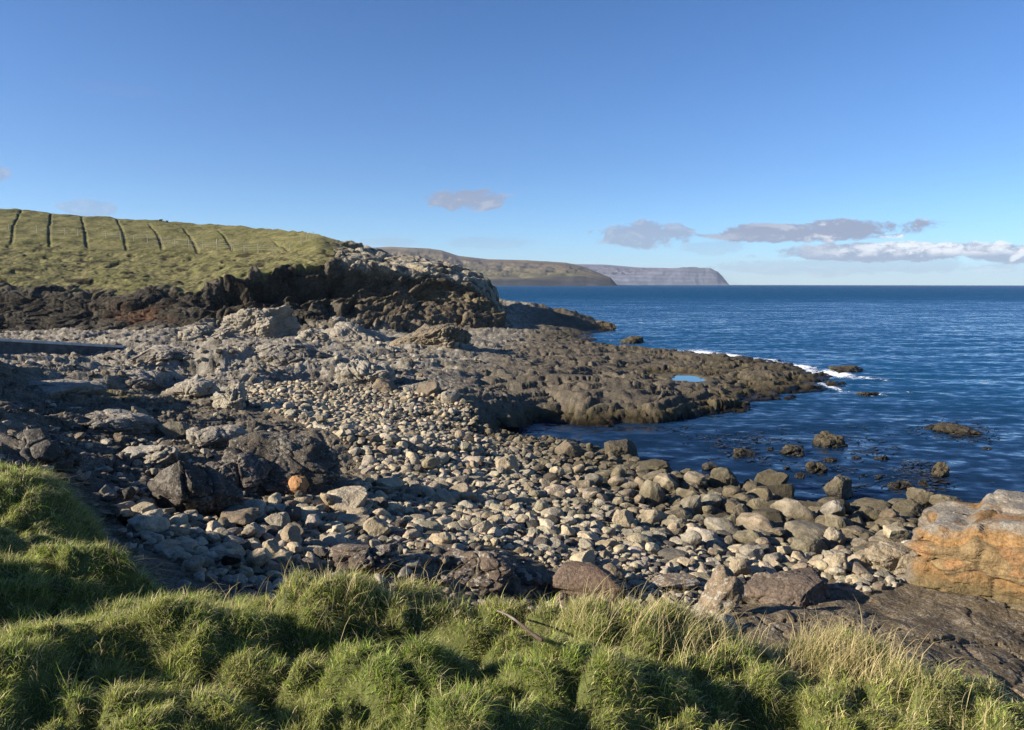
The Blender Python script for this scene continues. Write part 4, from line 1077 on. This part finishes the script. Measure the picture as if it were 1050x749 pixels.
# stray stones on the flat rocks and round the left boulders
STN = np.array(STN)
print('stones', len(STN))
dist = STN[:, 1]; ang = STN[:, 3]/dist
pu = 525+FPX*STN[:, 0]/dist
inview = (np.abs(STN[:, 0]/dist) < 0.68) & (STN[:, 3] > 0)
order = np.argsort(-ang*inview)
N_SINGLE = 225
single = np.zeros(len(STN), bool); single[order[:N_SINGLE]] = True
kinds = np.array(['tan', 'grey', 'cream', 'dark', 'olive', 'rust', 'brown'])
prob = np.array([.42, .26, .12, .11, .04, .008, .042])
pick = RNG.choice(len(kinds), len(STN), p=prob)
ZL = {'tan': 'tan', 'grey': 'grey', 'cream': 'pale cream', 'dark': 'dark grey', 'olive': 'olive grey', 'rust': 'orange', 'brown': 'brown'}
SV = []; SF = []; SCc = []; SW = []; off = 0
for i in np.argsort(-STN[:, 3]):
    x, y, lift, dm = STN[i]
    big = single[i]; sub = 4 if (big and ang[i]*FPX > 22) else (3 if ang[i]*FPX > 9 else 2)
    k = kinds[pick[i]]
    if k == 'rust' and dm > 0.22: k = 'tan'
    r = np.random.default_rng(1000+int(i))
    ax = np.array([1.0*r.uniform(.95, 1.25), r.uniform(.72, .98), r.uniform(.5, .8)])*dm
    ang_ = r.random() < 0.45
    p, F, rel = rock_pts(ax, 2000+int(i), sub, boxy=r.uniform(2.0, 2.5) if not ang_ else r.uniform(2.4, 3.4), facets=int(r.integers(2, 6)) if not ang_ else int(r.integers(7, 13)),
                         rough=r.uniform(.04, .09), rotz=r.uniform(0, 6.28), tilt=0.22)
    z = float(shore_at(x, y))
    loc = np.array([x, y, z+ax[2]*0.14+lift])
    base = np.array(PAL[k])*r.uniform(.74, 1.38)*(1+0.030*r.normal(size=3)*np.array([1, .3, -1]))
    c, wet = rock_color(p+loc, rel, base, z, i)
    if big:
        me = raw_mesh('cobble', p, F, np.full(len(F), 3), M_STONE, c, {'lichen': np.full(len(p), .12), 'wet': wet})
        o = add_obj('cobble', me, None, loc)
        place = 'by the waterline' if z < 0.45 else ('on the right of the beach' if x > 2.2 else ('in the middle of the beach' if x > -2.2 else 'on the left of the beach'))
        shp = 'angular' if ang_ else 'rounded'
        tag(o, f'larger {shp} {ZL[k]} cobble {place}', 'cobble', f'larger {shp} {ZL[k]} cobbles {place}')
    else:
        SV.append(p+loc); SF.append(F+off); SCc.append(c); SW.append(wet); off += len(p)
SV = np.concatenate(SV); SF = np.concatenate(SF); SCc = np.concatenate(SCc); SW = np.concatenate(SW)
me = raw_mesh('cobbles', SV, SF, np.full(len(SF), 3), M_STONE, SCc, {'lichen': np.full(len(SV), .12), 'wet': SW})
tag(add_obj('cobbles', me), 'thousands of smaller tan and grey cobbles packed over the beach', kind='stuff')
del SV, SF, SCc, SW

# rubble and pebbles lying on the ledges
def scatter_stuff(name, label, spots, lo, hi, cols, seed):
    r = np.random.default_rng(seed); V = []; F_ = []; Cc = []; off = 0
    for (u, v, su, sv, n) in spots:
        for _ in range(n):
            g = hit_fast(u+r.normal()*su, v+r.normal()*sv)
            if g is None: continue
            d = math.exp(r.uniform(math.log(lo), math.log(hi)))*max(1, g[1]/22)
            p, F, rel = rock_pts((d*r.uniform(1, 1.4), d*r.uniform(.7, 1), d*r.uniform(.5, .8)), int(r.integers(1e6)), 2, boxy=2.6, facets=8, rough=.06, rotz=r.uniform(0, 6.28))
            p = p+g+np.array([0, 0, d*.15]); c, _w = rock_color(p, rel, np.array(PAL[cols[int(r.integers(len(cols)))]])*r.uniform(.8, 1.2), 0, 1)
            V.append(p); F_.append(F+off); Cc.append(c); off += len(p)
    V = np.concatenate(V); F_ = np.concatenate(F_)
    me = raw_mesh(name, V, F_, np.full(len(F_), 3), M_STONE, np.concatenate(Cc), {'lichen': np.full(len(V), .2), 'wet': np.zeros(len(V))})
    tag(add_obj(name, me), label, kind='stuff')
def hit_fast(u, v):
    d = ray(np.asarray(float(u)), np.asarray(float(v)))
    Y = np.exp(np.linspace(math.log(6.4), math.log(90), 260)); x = d[0]/d[1]*Y; z = CAM_Z+d[2]/d[1]*Y
    g = shore_at(x, Y); m = z <= g
    if not m.any(): return None
    i = int(np.argmax(m)); return np.array([x[i], Y[i], g[i]])
scatter_stuff('rubble', 'loose angular rubble strewn over the bare rock platforms',
    [(150,430,70,22,60),(250,370,110,12,110),(120,380,70,16,90),(420,372,40,8,30),(330,520,30,18,40),(160,545,22,16,60),(430,570,60,7,70),(560,590,40,8,50),(690,612,40,8,40),(150,510,25,8,60),(90,470,60,18,120),(190,480,50,20,80),(60,430,50,12,60),(300,600,60,8,90),(450,615,70,8,90),(560,628,40,6,50),(900,600,25,4,30)],
    0.06, 0.22, ['grey', 'brown', 'dark', 'pale'], 5)

# ------------------------------------------------------------------ grassy bank in the foreground
EX = np.array([-16,-12,-9,-6.2,-4.2,-2.6,-1.4,-0.16,1.1,2.2,2.9,4.5,8.0]); EY = np.array([15.5,13.5,11.3,8.5,6.65,5.25,4.7,4.55,4.75,4.75,4.5,3.9,3.2])
def edge_y(x): return np.interp(x, EX, EY)
def bank_base(x, y):
    x = np.asarray(x, float); y = np.asarray(y, float)
    d = (y-edge_y(x))*0.85+0.22*noise2(x*0.9, y*0.9, 611)
    z = 4.43-0.115*y-0.14*np.maximum(x, 0)+0.33*sstep(-2.8, -5.8, x)*sstep(3.0, 7.5, y)
    return z-0.85*np.maximum(0, d+0.35)**1.5, d
MOUNDS = []          # x, y, radius, height
def mound_px(u, v, r, h):
    d = ray(np.asarray(float(u)), np.asarray(float(v))); Y = np.linspace(1.2, 16, 1500); x = d[0]/d[1]*Y; z = CAM_Z+d[2]/d[1]*Y
    g, _ = bank_base(x, Y); i = int(np.argmax(z <= g+0.5*h)); MOUNDS.append((x[i], Y[i], r, h))
for m in [(-95,560,.7,.45),(-130,610,.7,.5),(45,512,.9,.50),(125,535,.5,.22),(82,585,.42,.36),(20,610,.5,.25),(25,690,.50,.34),(130,640,.45,.18),(190,655,.48,.40),(255,690,.3,.22),(318,625,.42,.36),(345,700,.34,.2),(405,625,.36,.26),(400,700,.38,.24),(480,640,.34,.16),(590,705,.40,.24),(620,650,.45,.25),(560,640,.3,.2),(700,650,.45,.22),(690,715,.35,.2),(760,700,.4,.2),(820,655,.42,.26),(880,680,.36,.28),(940,725,.4,.24),(1010,735,.35,.22),(870,735,.35,.2),(480,740,.3,.2),(150,740,.4,.25),(-20,740,.4,.3)]:
    mound_px(*m)
for _ in range(520):
    MOUNDS.append((RNG.uniform(-15, 7), RNG.uniform(0.5, 14), RNG.uniform(.11, .32), RNG.uniform(.04, .15)))
MOUNDS = np.array(MOUNDS)
def TUS(x, y):
    x = np.asarray(x, float); y = np.asarray(y, float)
    _, e, _ = cells2(x*3.6+0.5*noise2(x*3, y*3, 641), y*3.6+0.5*noise2(x*3+5, y*3, 643), 645)
    return sstep(0.0, 0.45, e)
def bank_z(x, y):
    z, d = bank_base(x, y); x = np.asarray(x, float); y = np.asarray(y, float); m = np.zeros(np.broadcast(x, y).shape); s = m.copy()
    wx = x+0.15*noise2(x*2.6, y*2.6, 621)+0.05*noise2(x*7, y*7, 625); wy = y+0.15*noise2(x*2.6+9, y*2.6, 623)+0.05*noise2(x*7, y*7+3, 627)
    for (a, b, r, h) in MOUNDS:
        q = ((wx-a)**2+(wy-b)**2)/r**2
        k = 0.90*h*np.where(q < 1.5, np.clip(1-q/1.5, 0, 1)**1.4, 0)
        m = np.maximum(m, k); s = s+k
    m = 0.7*m+0.3*s
    return z+m*sstep(1.6, 0.2, d)+0.07*noise2(x*0.8, y*0.8, 631)+0.035*noise2(x*3.1, y*3.1, 633)+0.085*(TUS(x, y)-0.5)*sstep(1.4, 0.6, d)+0.03*noise2(x*6.0, y*6.0, 635)+0.015*noise2(x*13, y*13, 637), d, m
bxs = np.linspace(-16, 8.5, 820); bys = np.linspace(-1.5, 17.0, 620)
BX, BY = np.meshgrid(bxs, bys); BZ, BD, BM = bank_z(BX, BY)
bc = np.zeros(BX.shape+(3,)); bc[:] = (0.085, 0.095, 0.030)
bc = mixc(bc, (0.05, 0.040, 0.028), sstep(0.5, 1.3, BD))
me = grid_mesh('grassy_bank', np.stack([BX, BY, BZ], -1), M_SOIL, bc)
tag(add_obj('grassy_bank', me), 'tussocky grass bank sloping to a crumbling edge above the beach', kind='structure')
def bank_at(x, y):
    x = np.asarray(x, float); y = np.asarray(y, float)
    c = np.clip((x-bxs[0])/(bxs[1]-bxs[0]), 0, len(bxs)-1.001); r = np.clip((y-bys[0])/(bys[1]-bys[0]), 0, len(bys)-1.001)
    i = r.astype(int); j = c.astype(int); fr = r-i; fc = c-j
    return (BZ[i, j]*(1-fc)+BZ[i, j+1]*fc)*(1-fr)+(BZ[i+1, j]*(1-fc)+BZ[i+1, j+1]*fc)*fr

# grass blades
M_GRASS = bpy.data.materials.new('grass_blades'); M_GRASS.use_nodes = True
T = NT(M_GRASS.node_tree); b = T.n['Principled BSDF']
at = T.node('ShaderNodeAttribute', attribute_name='tint'); T.l.new(at.outputs['Color'], b.inputs['Base Color'])
b.inputs['Roughness'].default_value = 0.55; b.inputs['Specular IOR Level'].default_value = 0.3
tr = T.node('ShaderNodeBsdfTranslucent'); T.l.new(at.outputs['Color'], tr.inputs[0])
mx = T.node('ShaderNodeMixShader'); mx.inputs[0].default_value = 0.40
o_ = T.n['Material Output']; T.l.new(b.outputs[0], mx.inputs[1]); T.l.new(tr.outputs[0], mx.inputs[2]); T.l.new(mx.outputs[0], o_.inputs[0])

def blades(name, label, root, L, lean, droop, wid, crgb, tip, seed, segs=3, parent_kind='stuff'):
    """root (n,3), L (n,), lean (n,2) sideways lean per unit length, droop extra bend, wid (n,), colours at root / tip (n,3)"""
    r = np.random.default_rng(seed); n = len(root)
    ts = np.linspace(0, 1, segs+1)
    yaw = r.uniform(0, 2*np.pi, n); side = np.stack([np.cos(yaw), np.sin(yaw), np.zeros(n)], -1)
    V = np.empty((n, 2*segs+1, 3), np.float32); Cc = np.empty((n, 2*segs+1, 3), np.float32)
    for k, t in enumerate(ts):
        hx = lean*(0.45*t+0.55*t*t)[..., None] if np.ndim(t) else lean*(0.45*t+0.55*t*t)
        hor = (hx+droop*t**3)
        up = t*np.sqrt(np.clip(1-0.55*(hor**2).sum(1), 0.12, 1))-0.25*np.sqrt((droop**2).sum(1))*t**3
        p = root+np.concatenate([hor, up[:, None]], 1)*L[:, None]
        wv_ = (wid*(1-0.75*t**1.5)/2)[:, None]*side
        c = crgb*(1-t**1.6)+tip*t**1.6
        if k < segs:
            V[:, 2*k] = p-wv_; V[:, 2*k+1] = p+wv_; Cc[:, 2*k] = c; Cc[:, 2*k+1] = c
        else: V[:, 2*k] = p; Cc[:, 2*k] = c
    base = (np.arange(n)*(2*segs+1))[:, None]
    q = np.array([[2*k, 2*k+1, 2*k+3, 2*k+2] for k in range(segs-1)]+[[2*segs-2, 2*segs-1, 2*segs]+[-1]])
    fl = []
    for k in range(n and segs-1): fl.append(base+np.array([2*k, 2*k+1, 2*k+3, 2*k+2]))
    quads = np.stack(fl, 1).reshape(-1, 4); tris = base+np.array([2*segs-2, 2*segs-1, 2*segs])
    flat = np.concatenate([quads.ravel(), tris.ravel()]); sizes = np.concatenate([np.full(len(quads), 4), np.full(len(tris), 3)])
    me = raw_mesh(name, V.reshape(-1, 3), flat, sizes, M_GRASS, Cc.reshape(-1, 3))
    return tag(add_obj(name, me), label, kind=parent_kind)

def grad_at(x, y, e=0.06):
    return np.stack([(bank_at(x+e, y)-bank_at(x-e, y))/(2*e), (bank_at(x, y+e)-bank_at(x, y-e))/(2*e)], -1)

NTUFT = 27000
ty = RNG.uniform(1.2, 13.5, NTUFT*9); tx = RNG.uniform(-12.5, 6, NTUFT*9)
keep = (np.abs(tx/np.maximum(ty, .1)) < 1.0) & ((ty-edge_y(tx)) < 1.35) & (RNG.random(len(tx)) < np.clip(3.2/ty, 0.12, 1)*lerp(0.25, 1.0, TUS(tx, ty)))
tx, ty = tx[keep][:NTUFT], ty[keep][:NTUFT]; nt_ = len(tx)
PB = 30
td = (ty-edge_y(tx))*0.85
g = grad_at(tx, ty)
big = fbm2(tx*0.5, ty*0.5, 701, 3); mid_ = noise2(tx*1.7, ty*1.7, 703)
_, _, tm = bank_z(tx, ty)
tl = np.clip(0.033+0.038*tm+0.015*mid_+RNG.normal(0, .012, nt_)+0.02*sstep(-0.8, 0.2, td), 0.028, 0.085)
straw = np.clip(0.22+0.22*big+0.35*sstep(-1.2, 0.1, td)+0.18*sstep(0.5, 2.5, tx)+RNG.normal(0, .10, nt_), 0.03, 0.75)
ti_ = np.repeat(np.arange(nt_), PB); n = len(ti_)
rx = tx[ti_]+RNG.normal(0, 0.042, n)*(0.7+0.06*ty[ti_]); ry = ty[ti_]+RNG.normal(0, 0.05, n)*(0.7+0.05*ty[ti_])
rz = bank_at(rx, ry)-0.012
lean_t = -0.40*np.clip(g, -1.2, 1.2)+np.array([0.12, 0.02])+RNG.normal(0, .34, (nt_, 2))
lean = lean_t[ti_]+RNG.normal(0, .36, (n, 2)); droop = 0.25*lean_t[ti_]+RNG.normal(0, .18, (n, 2))
L = (tl*lerp(0.6, 1.15, TUS(tx, ty)))[ti_]*np.exp(RNG.normal(0, .28, n)); wid = RNG.uniform(.0022, .0042, n)*(0.75+0.11*ry)
isst = RNG.random(n) < 0.75*straw[ti_]
hue = np.clip(0.62+0.5*big+0.35*RNG.normal(size=nt_)*.6, 0, 1)[ti_]+RNG.normal(0, .12, n)
tb = np.exp(RNG.normal(0, .34, nt_))[ti_][:, None]
gr = tb*lerp(np.array([.125, .225, .026]), np.array([.285, .325, .060]), np.clip(hue, 0, 1)[:, None])*np.exp(RNG.normal(0, .22, (n, 1)))
stw = np.array([.50, .42, .22])*np.exp(RNG.normal(0, .25, (n, 1)))
cr = np.where(isst[:, None], stw, gr); tip = np.where(isst[:, None], stw*1.15, np.where(RNG.random((n, 1)) < 0.30, stw, gr*0.85+np.array([.05, .04, .012])))
blades('grass', 'long tussocky green grass mixed with straw on the bank', np.stack([rx, ry, rz], -1), L, lean, droop, wid, cr, tip, 21)

# taller dry stalks along the edge
def dry(name, label, spots, seed, lmin, lmax):
    r = np.random.default_rng(seed); xs = []; ys = []
    for (u, v, su, n) in spots:
        d = ray(np.asarray(float(u)), np.asarray(float(v))); Y = np.linspace(1.2, 14, 1200); x = d[0]/d[1]*Y; z = CAM_Z+d[2]/d[1]*Y
        gg = bank_at(x, Y); i = int(np.argmax(z <= gg)); s = su*Y[i]/FPX
        xs.append(x[i]+r.normal(0, s, n)); ys.append(Y[i]+r.normal(0, 0.16, n))
    x = np.concatenate(xs); y = np.concatenate(ys); n = len(x)
    root = np.stack([x, y, bank_at(x, y)-0.01], -1)
    c = np.array([.42, .345, .17])*np.exp(r.normal(0, .22, (n, 1)))
    blades(name, label, root, r.uniform(lmin, lmax, n), np.array([.22, 0.0])+r.normal(0, .28, (n, 2)), r.normal(0.08, .28, (n, 2)), r.uniform(.0025, .0045, n), c, c*1.15, seed+1, 4)
dry('dry_grass', 'tall pale dry grass stalks standing along the bank edge',
    [(800,668,28,620),(850,676,24,420),(775,660,14,140),(830,690,30,160),(660,650,45,200),(720,655,30,160),(590,640,45,110),(330,612,40,120),(450,612,30,60),(540,620,30,60),(230,600,40,100),(900,690,25,110),(270,590,30,60),(100,545,60,60),(960,720,30,80)], 31, .12, .30)

# driftwood stick in the grass
def tube(pts, rad, ns=10, seed=0):
    pts = np.array(pts, float); rad = np.array(rad, float); V = []; F_ = []
    for i, p in enumerate(pts):
        t = pts[min(i+1, len(pts)-1)]-pts[max(i-1, 0)]; t /= np.linalg.norm(t)
        a = np.cross(t, (0.1, 0.2, 1)); a /= np.linalg.norm(a); b_ = np.cross(t, a)
        for k in range(ns):
            an = 2*np.pi*k/ns; V.append(p+rad[i]*(1+0.15*math.sin(3*an+i+seed))*(math.cos(an)*a+math.sin(an)*b_))
    for i in range(len(pts)-1):
        for k in range(ns): F_.append((i*ns+k, i*ns+(k+1) % ns, (i+1)*ns+(k+1) % ns, (i+1)*ns+k))
    sizes = [4]*len(F_); flat = [q for f in F_ for q in f]
    flat += list(range(ns))[::-1]+list(range((len(pts)-1)*ns, len(pts)*ns)); sizes += [ns, ns]
    return np.array(V), flat, sizes
def on_bank(u, v, dz=0.0):
    d = ray(np.asarray(float(u)), np.asarray(float(v))); Y = np.linspace(1.2, 14, 3000); x = d[0]/d[1]*Y; z = CAM_Z+d[2]/d[1]*Y
    gg = bank_at(x, Y)+dz; i = int(np.argmax(z <= gg)); return np.array([x[i], Y[i], gg[i]])
a_, b2_ = on_bank(510, 628, .10), on_bank(556, 655, .10)
pts = [a_+(b2_-a_)*t+np.array([0, 0, .012*math.sin(t*5)]) for t in np.linspace(0, 1, 12)]
V, fl, szs = tube(np.array(pts)-a_, np.linspace(.0045, .0095, 12)*(1+.15*np.sin(np.arange(12)*2.1)))
tt_ = np.repeat(np.linspace(0, 1, 12), 10); cc_ = mixc(np.tile(np.array((.17,.145,.115)), (len(tt_), 1)), (.07,.05,.038), sstep(.4, .6, tt_))
me = raw_mesh('driftwood_stick', V, fl, szs, tint_mat('driftwood_bark', 0.85, ((40, .6),), .01, None, .35, .2, 60), cc_)
tag(add_obj('driftwood_stick', me, None, a_), 'thin driftwood stick, bleached at one end, lying on the grass', 'driftwood')

# ------------------------------------------------------------------ concrete slip wall
def slip_wall():
    A = at_depth(-70, 333.5, 37.0); Bp = at_depth(153, 356.5, 52.0); A = A+(A-Bp)*np.array([.7, .7, .35])
    n = 61; V = []; L_ = np.linspace(0, 1, n)
    dirv = (Bp-A)[:2]; ln = np.linalg.norm(dirv); dirv /= ln; nrm = np.array([-dirv[1], dirv[0]])     # away from the viewer
    root = bpy.data.objects.new('concrete_wall', None); COL.objects.link(root); root.location = (float(A[0]), float(A[1]), 1.0)
    tag(root, 'low grey concrete slipway wall tapering into the rocks under the cliff', 'wall')
    o0 = np.array([A[0], A[1], 1.0])
    def sweep(prof, name, mat, groove):
        V = []
        for i, t in enumerate(L_):
            p = A+(Bp-A)*t; zt = p[2]
            g = 0.035 if (groove and i % 12 == 6) else 0.0
            for (off, dz) in prof:
                xy = p[:2]+nrm*(off+(g if off <= 0.02 else 0)); z = 1.0 if dz is None else zt+dz
                V.append([xy[0], xy[1], z])
        V = np.array(V)-o0; m = len(prof); F_ = []; sz = []
        for i in range(n-1):
            for k in range(m): F_ += [i*m+k, i*m+(k+1) % m, (i+1)*m+(k+1) % m, (i+1)*m+k]; sz.append(4)
        F_ += list(range(m))[::-1]+list(range((n-1)*m, n*m)); sz += [m, m]
        return add_obj(name, raw_mesh(name, V, F_, sz, mat, smooth=False), root)
    sweep([(0, None), (0, -.13), (.9, -.13), (.9, None)], 'wall_body', M_CONC, True)
    sweep([(-.05, -.127), (-.05, 0), (-.02, .03), (1.0, .03), (1.0, -.127)], 'coping', M_COPING, False)
slip_wall()

# ------------------------------------------------------------------ fence in the field
def fence():
    lu = [-90,0,24,51,78,106,150,200,242,270,292]; lv = [231,236.3,238.8,239.8,242.2,244.2,249,254.5,258,259.5,259]
    us_ = list(np.arange(-90, 292, 14.2))+[297, 303, 309, 315, 321]
    vs_ = [float(np.interp(u, lu, lv)) for u in us_[:-5]]+[257, 254.5, 251, 248, 246]
    P_ = [hill_at(u, v) for u, v in zip(us_, vs_)]
    root = bpy.data.objects.new('wire_fence', None); COL.objects.link(root); root.location = [float(q) for q in P_[0]]
    tag(root, 'thin post and wire fence running across the sloping field', 'fence')
    hs = []
    for i, p in enumerate(P_):
        h = 0.95+0.1*math.sin(i*2.3); V, F_ = box_verts(-.038, .038, -.038, .038, -.35, h)
        lean = 0.06*math.sin(i*1.7) if us_[i] != 303 else -0.5
        V[:, 0] += lean*np.maximum(V[:, 2], 0); V[4:, :2] *= 0.9
        o = add_obj('post', raw_mesh('post', V, F_, np.full(6, 4), M_POST, smooth=False), root, p-P_[0]); hs.append((p, h, lean))
    for q in (0.35, 0.62, 0.88):
        pts = [p+np.array([lean*h*q, -.06, h*q])-P_[0] for p, h, lean in hs]
        V, fl, szs = tube(pts, np.full(len(pts), .006), 5)
        add_obj('wire', raw_mesh('wire', V, fl, szs, M_WIRE), root)
fence()
p = hill_at(222, 250); V, F_ = box_verts(-.10, .10, -.09, .09, -.3, .62); V[4:, :2] *= .75
tag(add_obj('marker_post', raw_mesh('marker_post', V, F_, np.full(6, 4), M_POST, smooth=False), None, p), 'short pale stake standing alone in the middle of the field', 'post')

# two dark sheep on the ridge
def sheep(u, v, rot, label):
    p0 = hill_at(u, v); V = []; F_ = []; off = 0
    def ell(c, s, sub=2):
        nonlocal off
        n_, f_ = ico(sub); V.append(n_*np.array(s)+np.array(c)); F_.append(f_+off); off += len(n_)
    ell((0, 0, .52), (.50, .25, .25), 3); ell((.46, 0, .66), (.16, .12, .17)); ell((.64, 0, .62), (.16, .08, .09)); ell((-.5, 0, .5), (.06, .05, .12))
    for sx in (-.32, .3):
        for sy in (-.13, .13): ell((sx, sy, .2), (.055, .055, .26))
    for sy in (-.11, .11): ell((.54, sy, .72), (.03, .07, .025))
    V = np.concatenate(V)*0.5; F_ = np.concatenate(F_); c, s = math.cos(rot), math.sin(rot); V = V@np.array([[c, -s, 0], [s, c, 0], [0, 0, 1]]).T
    o = add_obj('sheep', raw_mesh('sheep', V, F_, np.full(len(F_), 3), M_WOOLD), None, p0)
    m = o.modifiers.new('remesh', 'REMESH'); m.mode = 'VOXEL'; m.voxel_size = 0.022; m.use_smooth_shade = True
    tag(o, label, 'sheep')
sheep(165, 227.5, 0.3, 'dark sheep on the ridge, on the left of the pair')
sheep(172, 228.5, 2.7, 'dark sheep on the ridge, on the right of the pair')

# ------------------------------------------------------------------ floating kelp
def kelp():
    r = np.random.default_rng(77); V = []; fl = []; sz = []; off = 0
    for (u, v, su, sv, n) in [(775,452,26,5,90),(752,462,10,3,30),(895,462,16,3,30),(940,478,14,3,40),(925,488,24,4,40),(985,440,24,5,90),(1000,450,12,3,30),(880,450,14,3,25),(720,446,16,4,14),(958,492,8,3,30),(870,497,20,4,25),(840,480,24,5,25),(770,470,14,3,20),(948,503,18,4,40),(1010,448,10,2,12),(905,440,30,4,12),(690,440,14,2,12)]:
        for _ in range(n):
            x, y = at_z(np.asarray(u+r.normal()*su), np.asarray(v+r.normal()*sv), 0.03)
            if shore_at(x, y) > 0: continue
            a = r.uniform(0, 6.28); L = r.uniform(.15, .6); wd = r.uniform(.03, .08); k = 5
            for i in range(k+1):
                t = i/k; px = x+math.cos(a+.8*t)*L*t; py = y+math.sin(a+.8*t)*L*t; pz = 0.03+0.015*math.sin(t*5+a)
                s = wd*(1-.6*t); V += [[px-math.sin(a)*s, py+math.cos(a)*s, pz], [px+math.sin(a)*s, py-math.cos(a)*s, pz+.01]]
            for i in range(k): fl += [off+2*i, off+2*i+1, off+2*i+3, off+2*i+2]; sz.append(4)
            off += 2*(k+1)
    tag(add_obj('kelp', raw_mesh('kelp', np.array(V), fl, sz, M_KELP)), 'dark kelp fronds floating in patches on the inlet water', kind='stuff')
kelp()
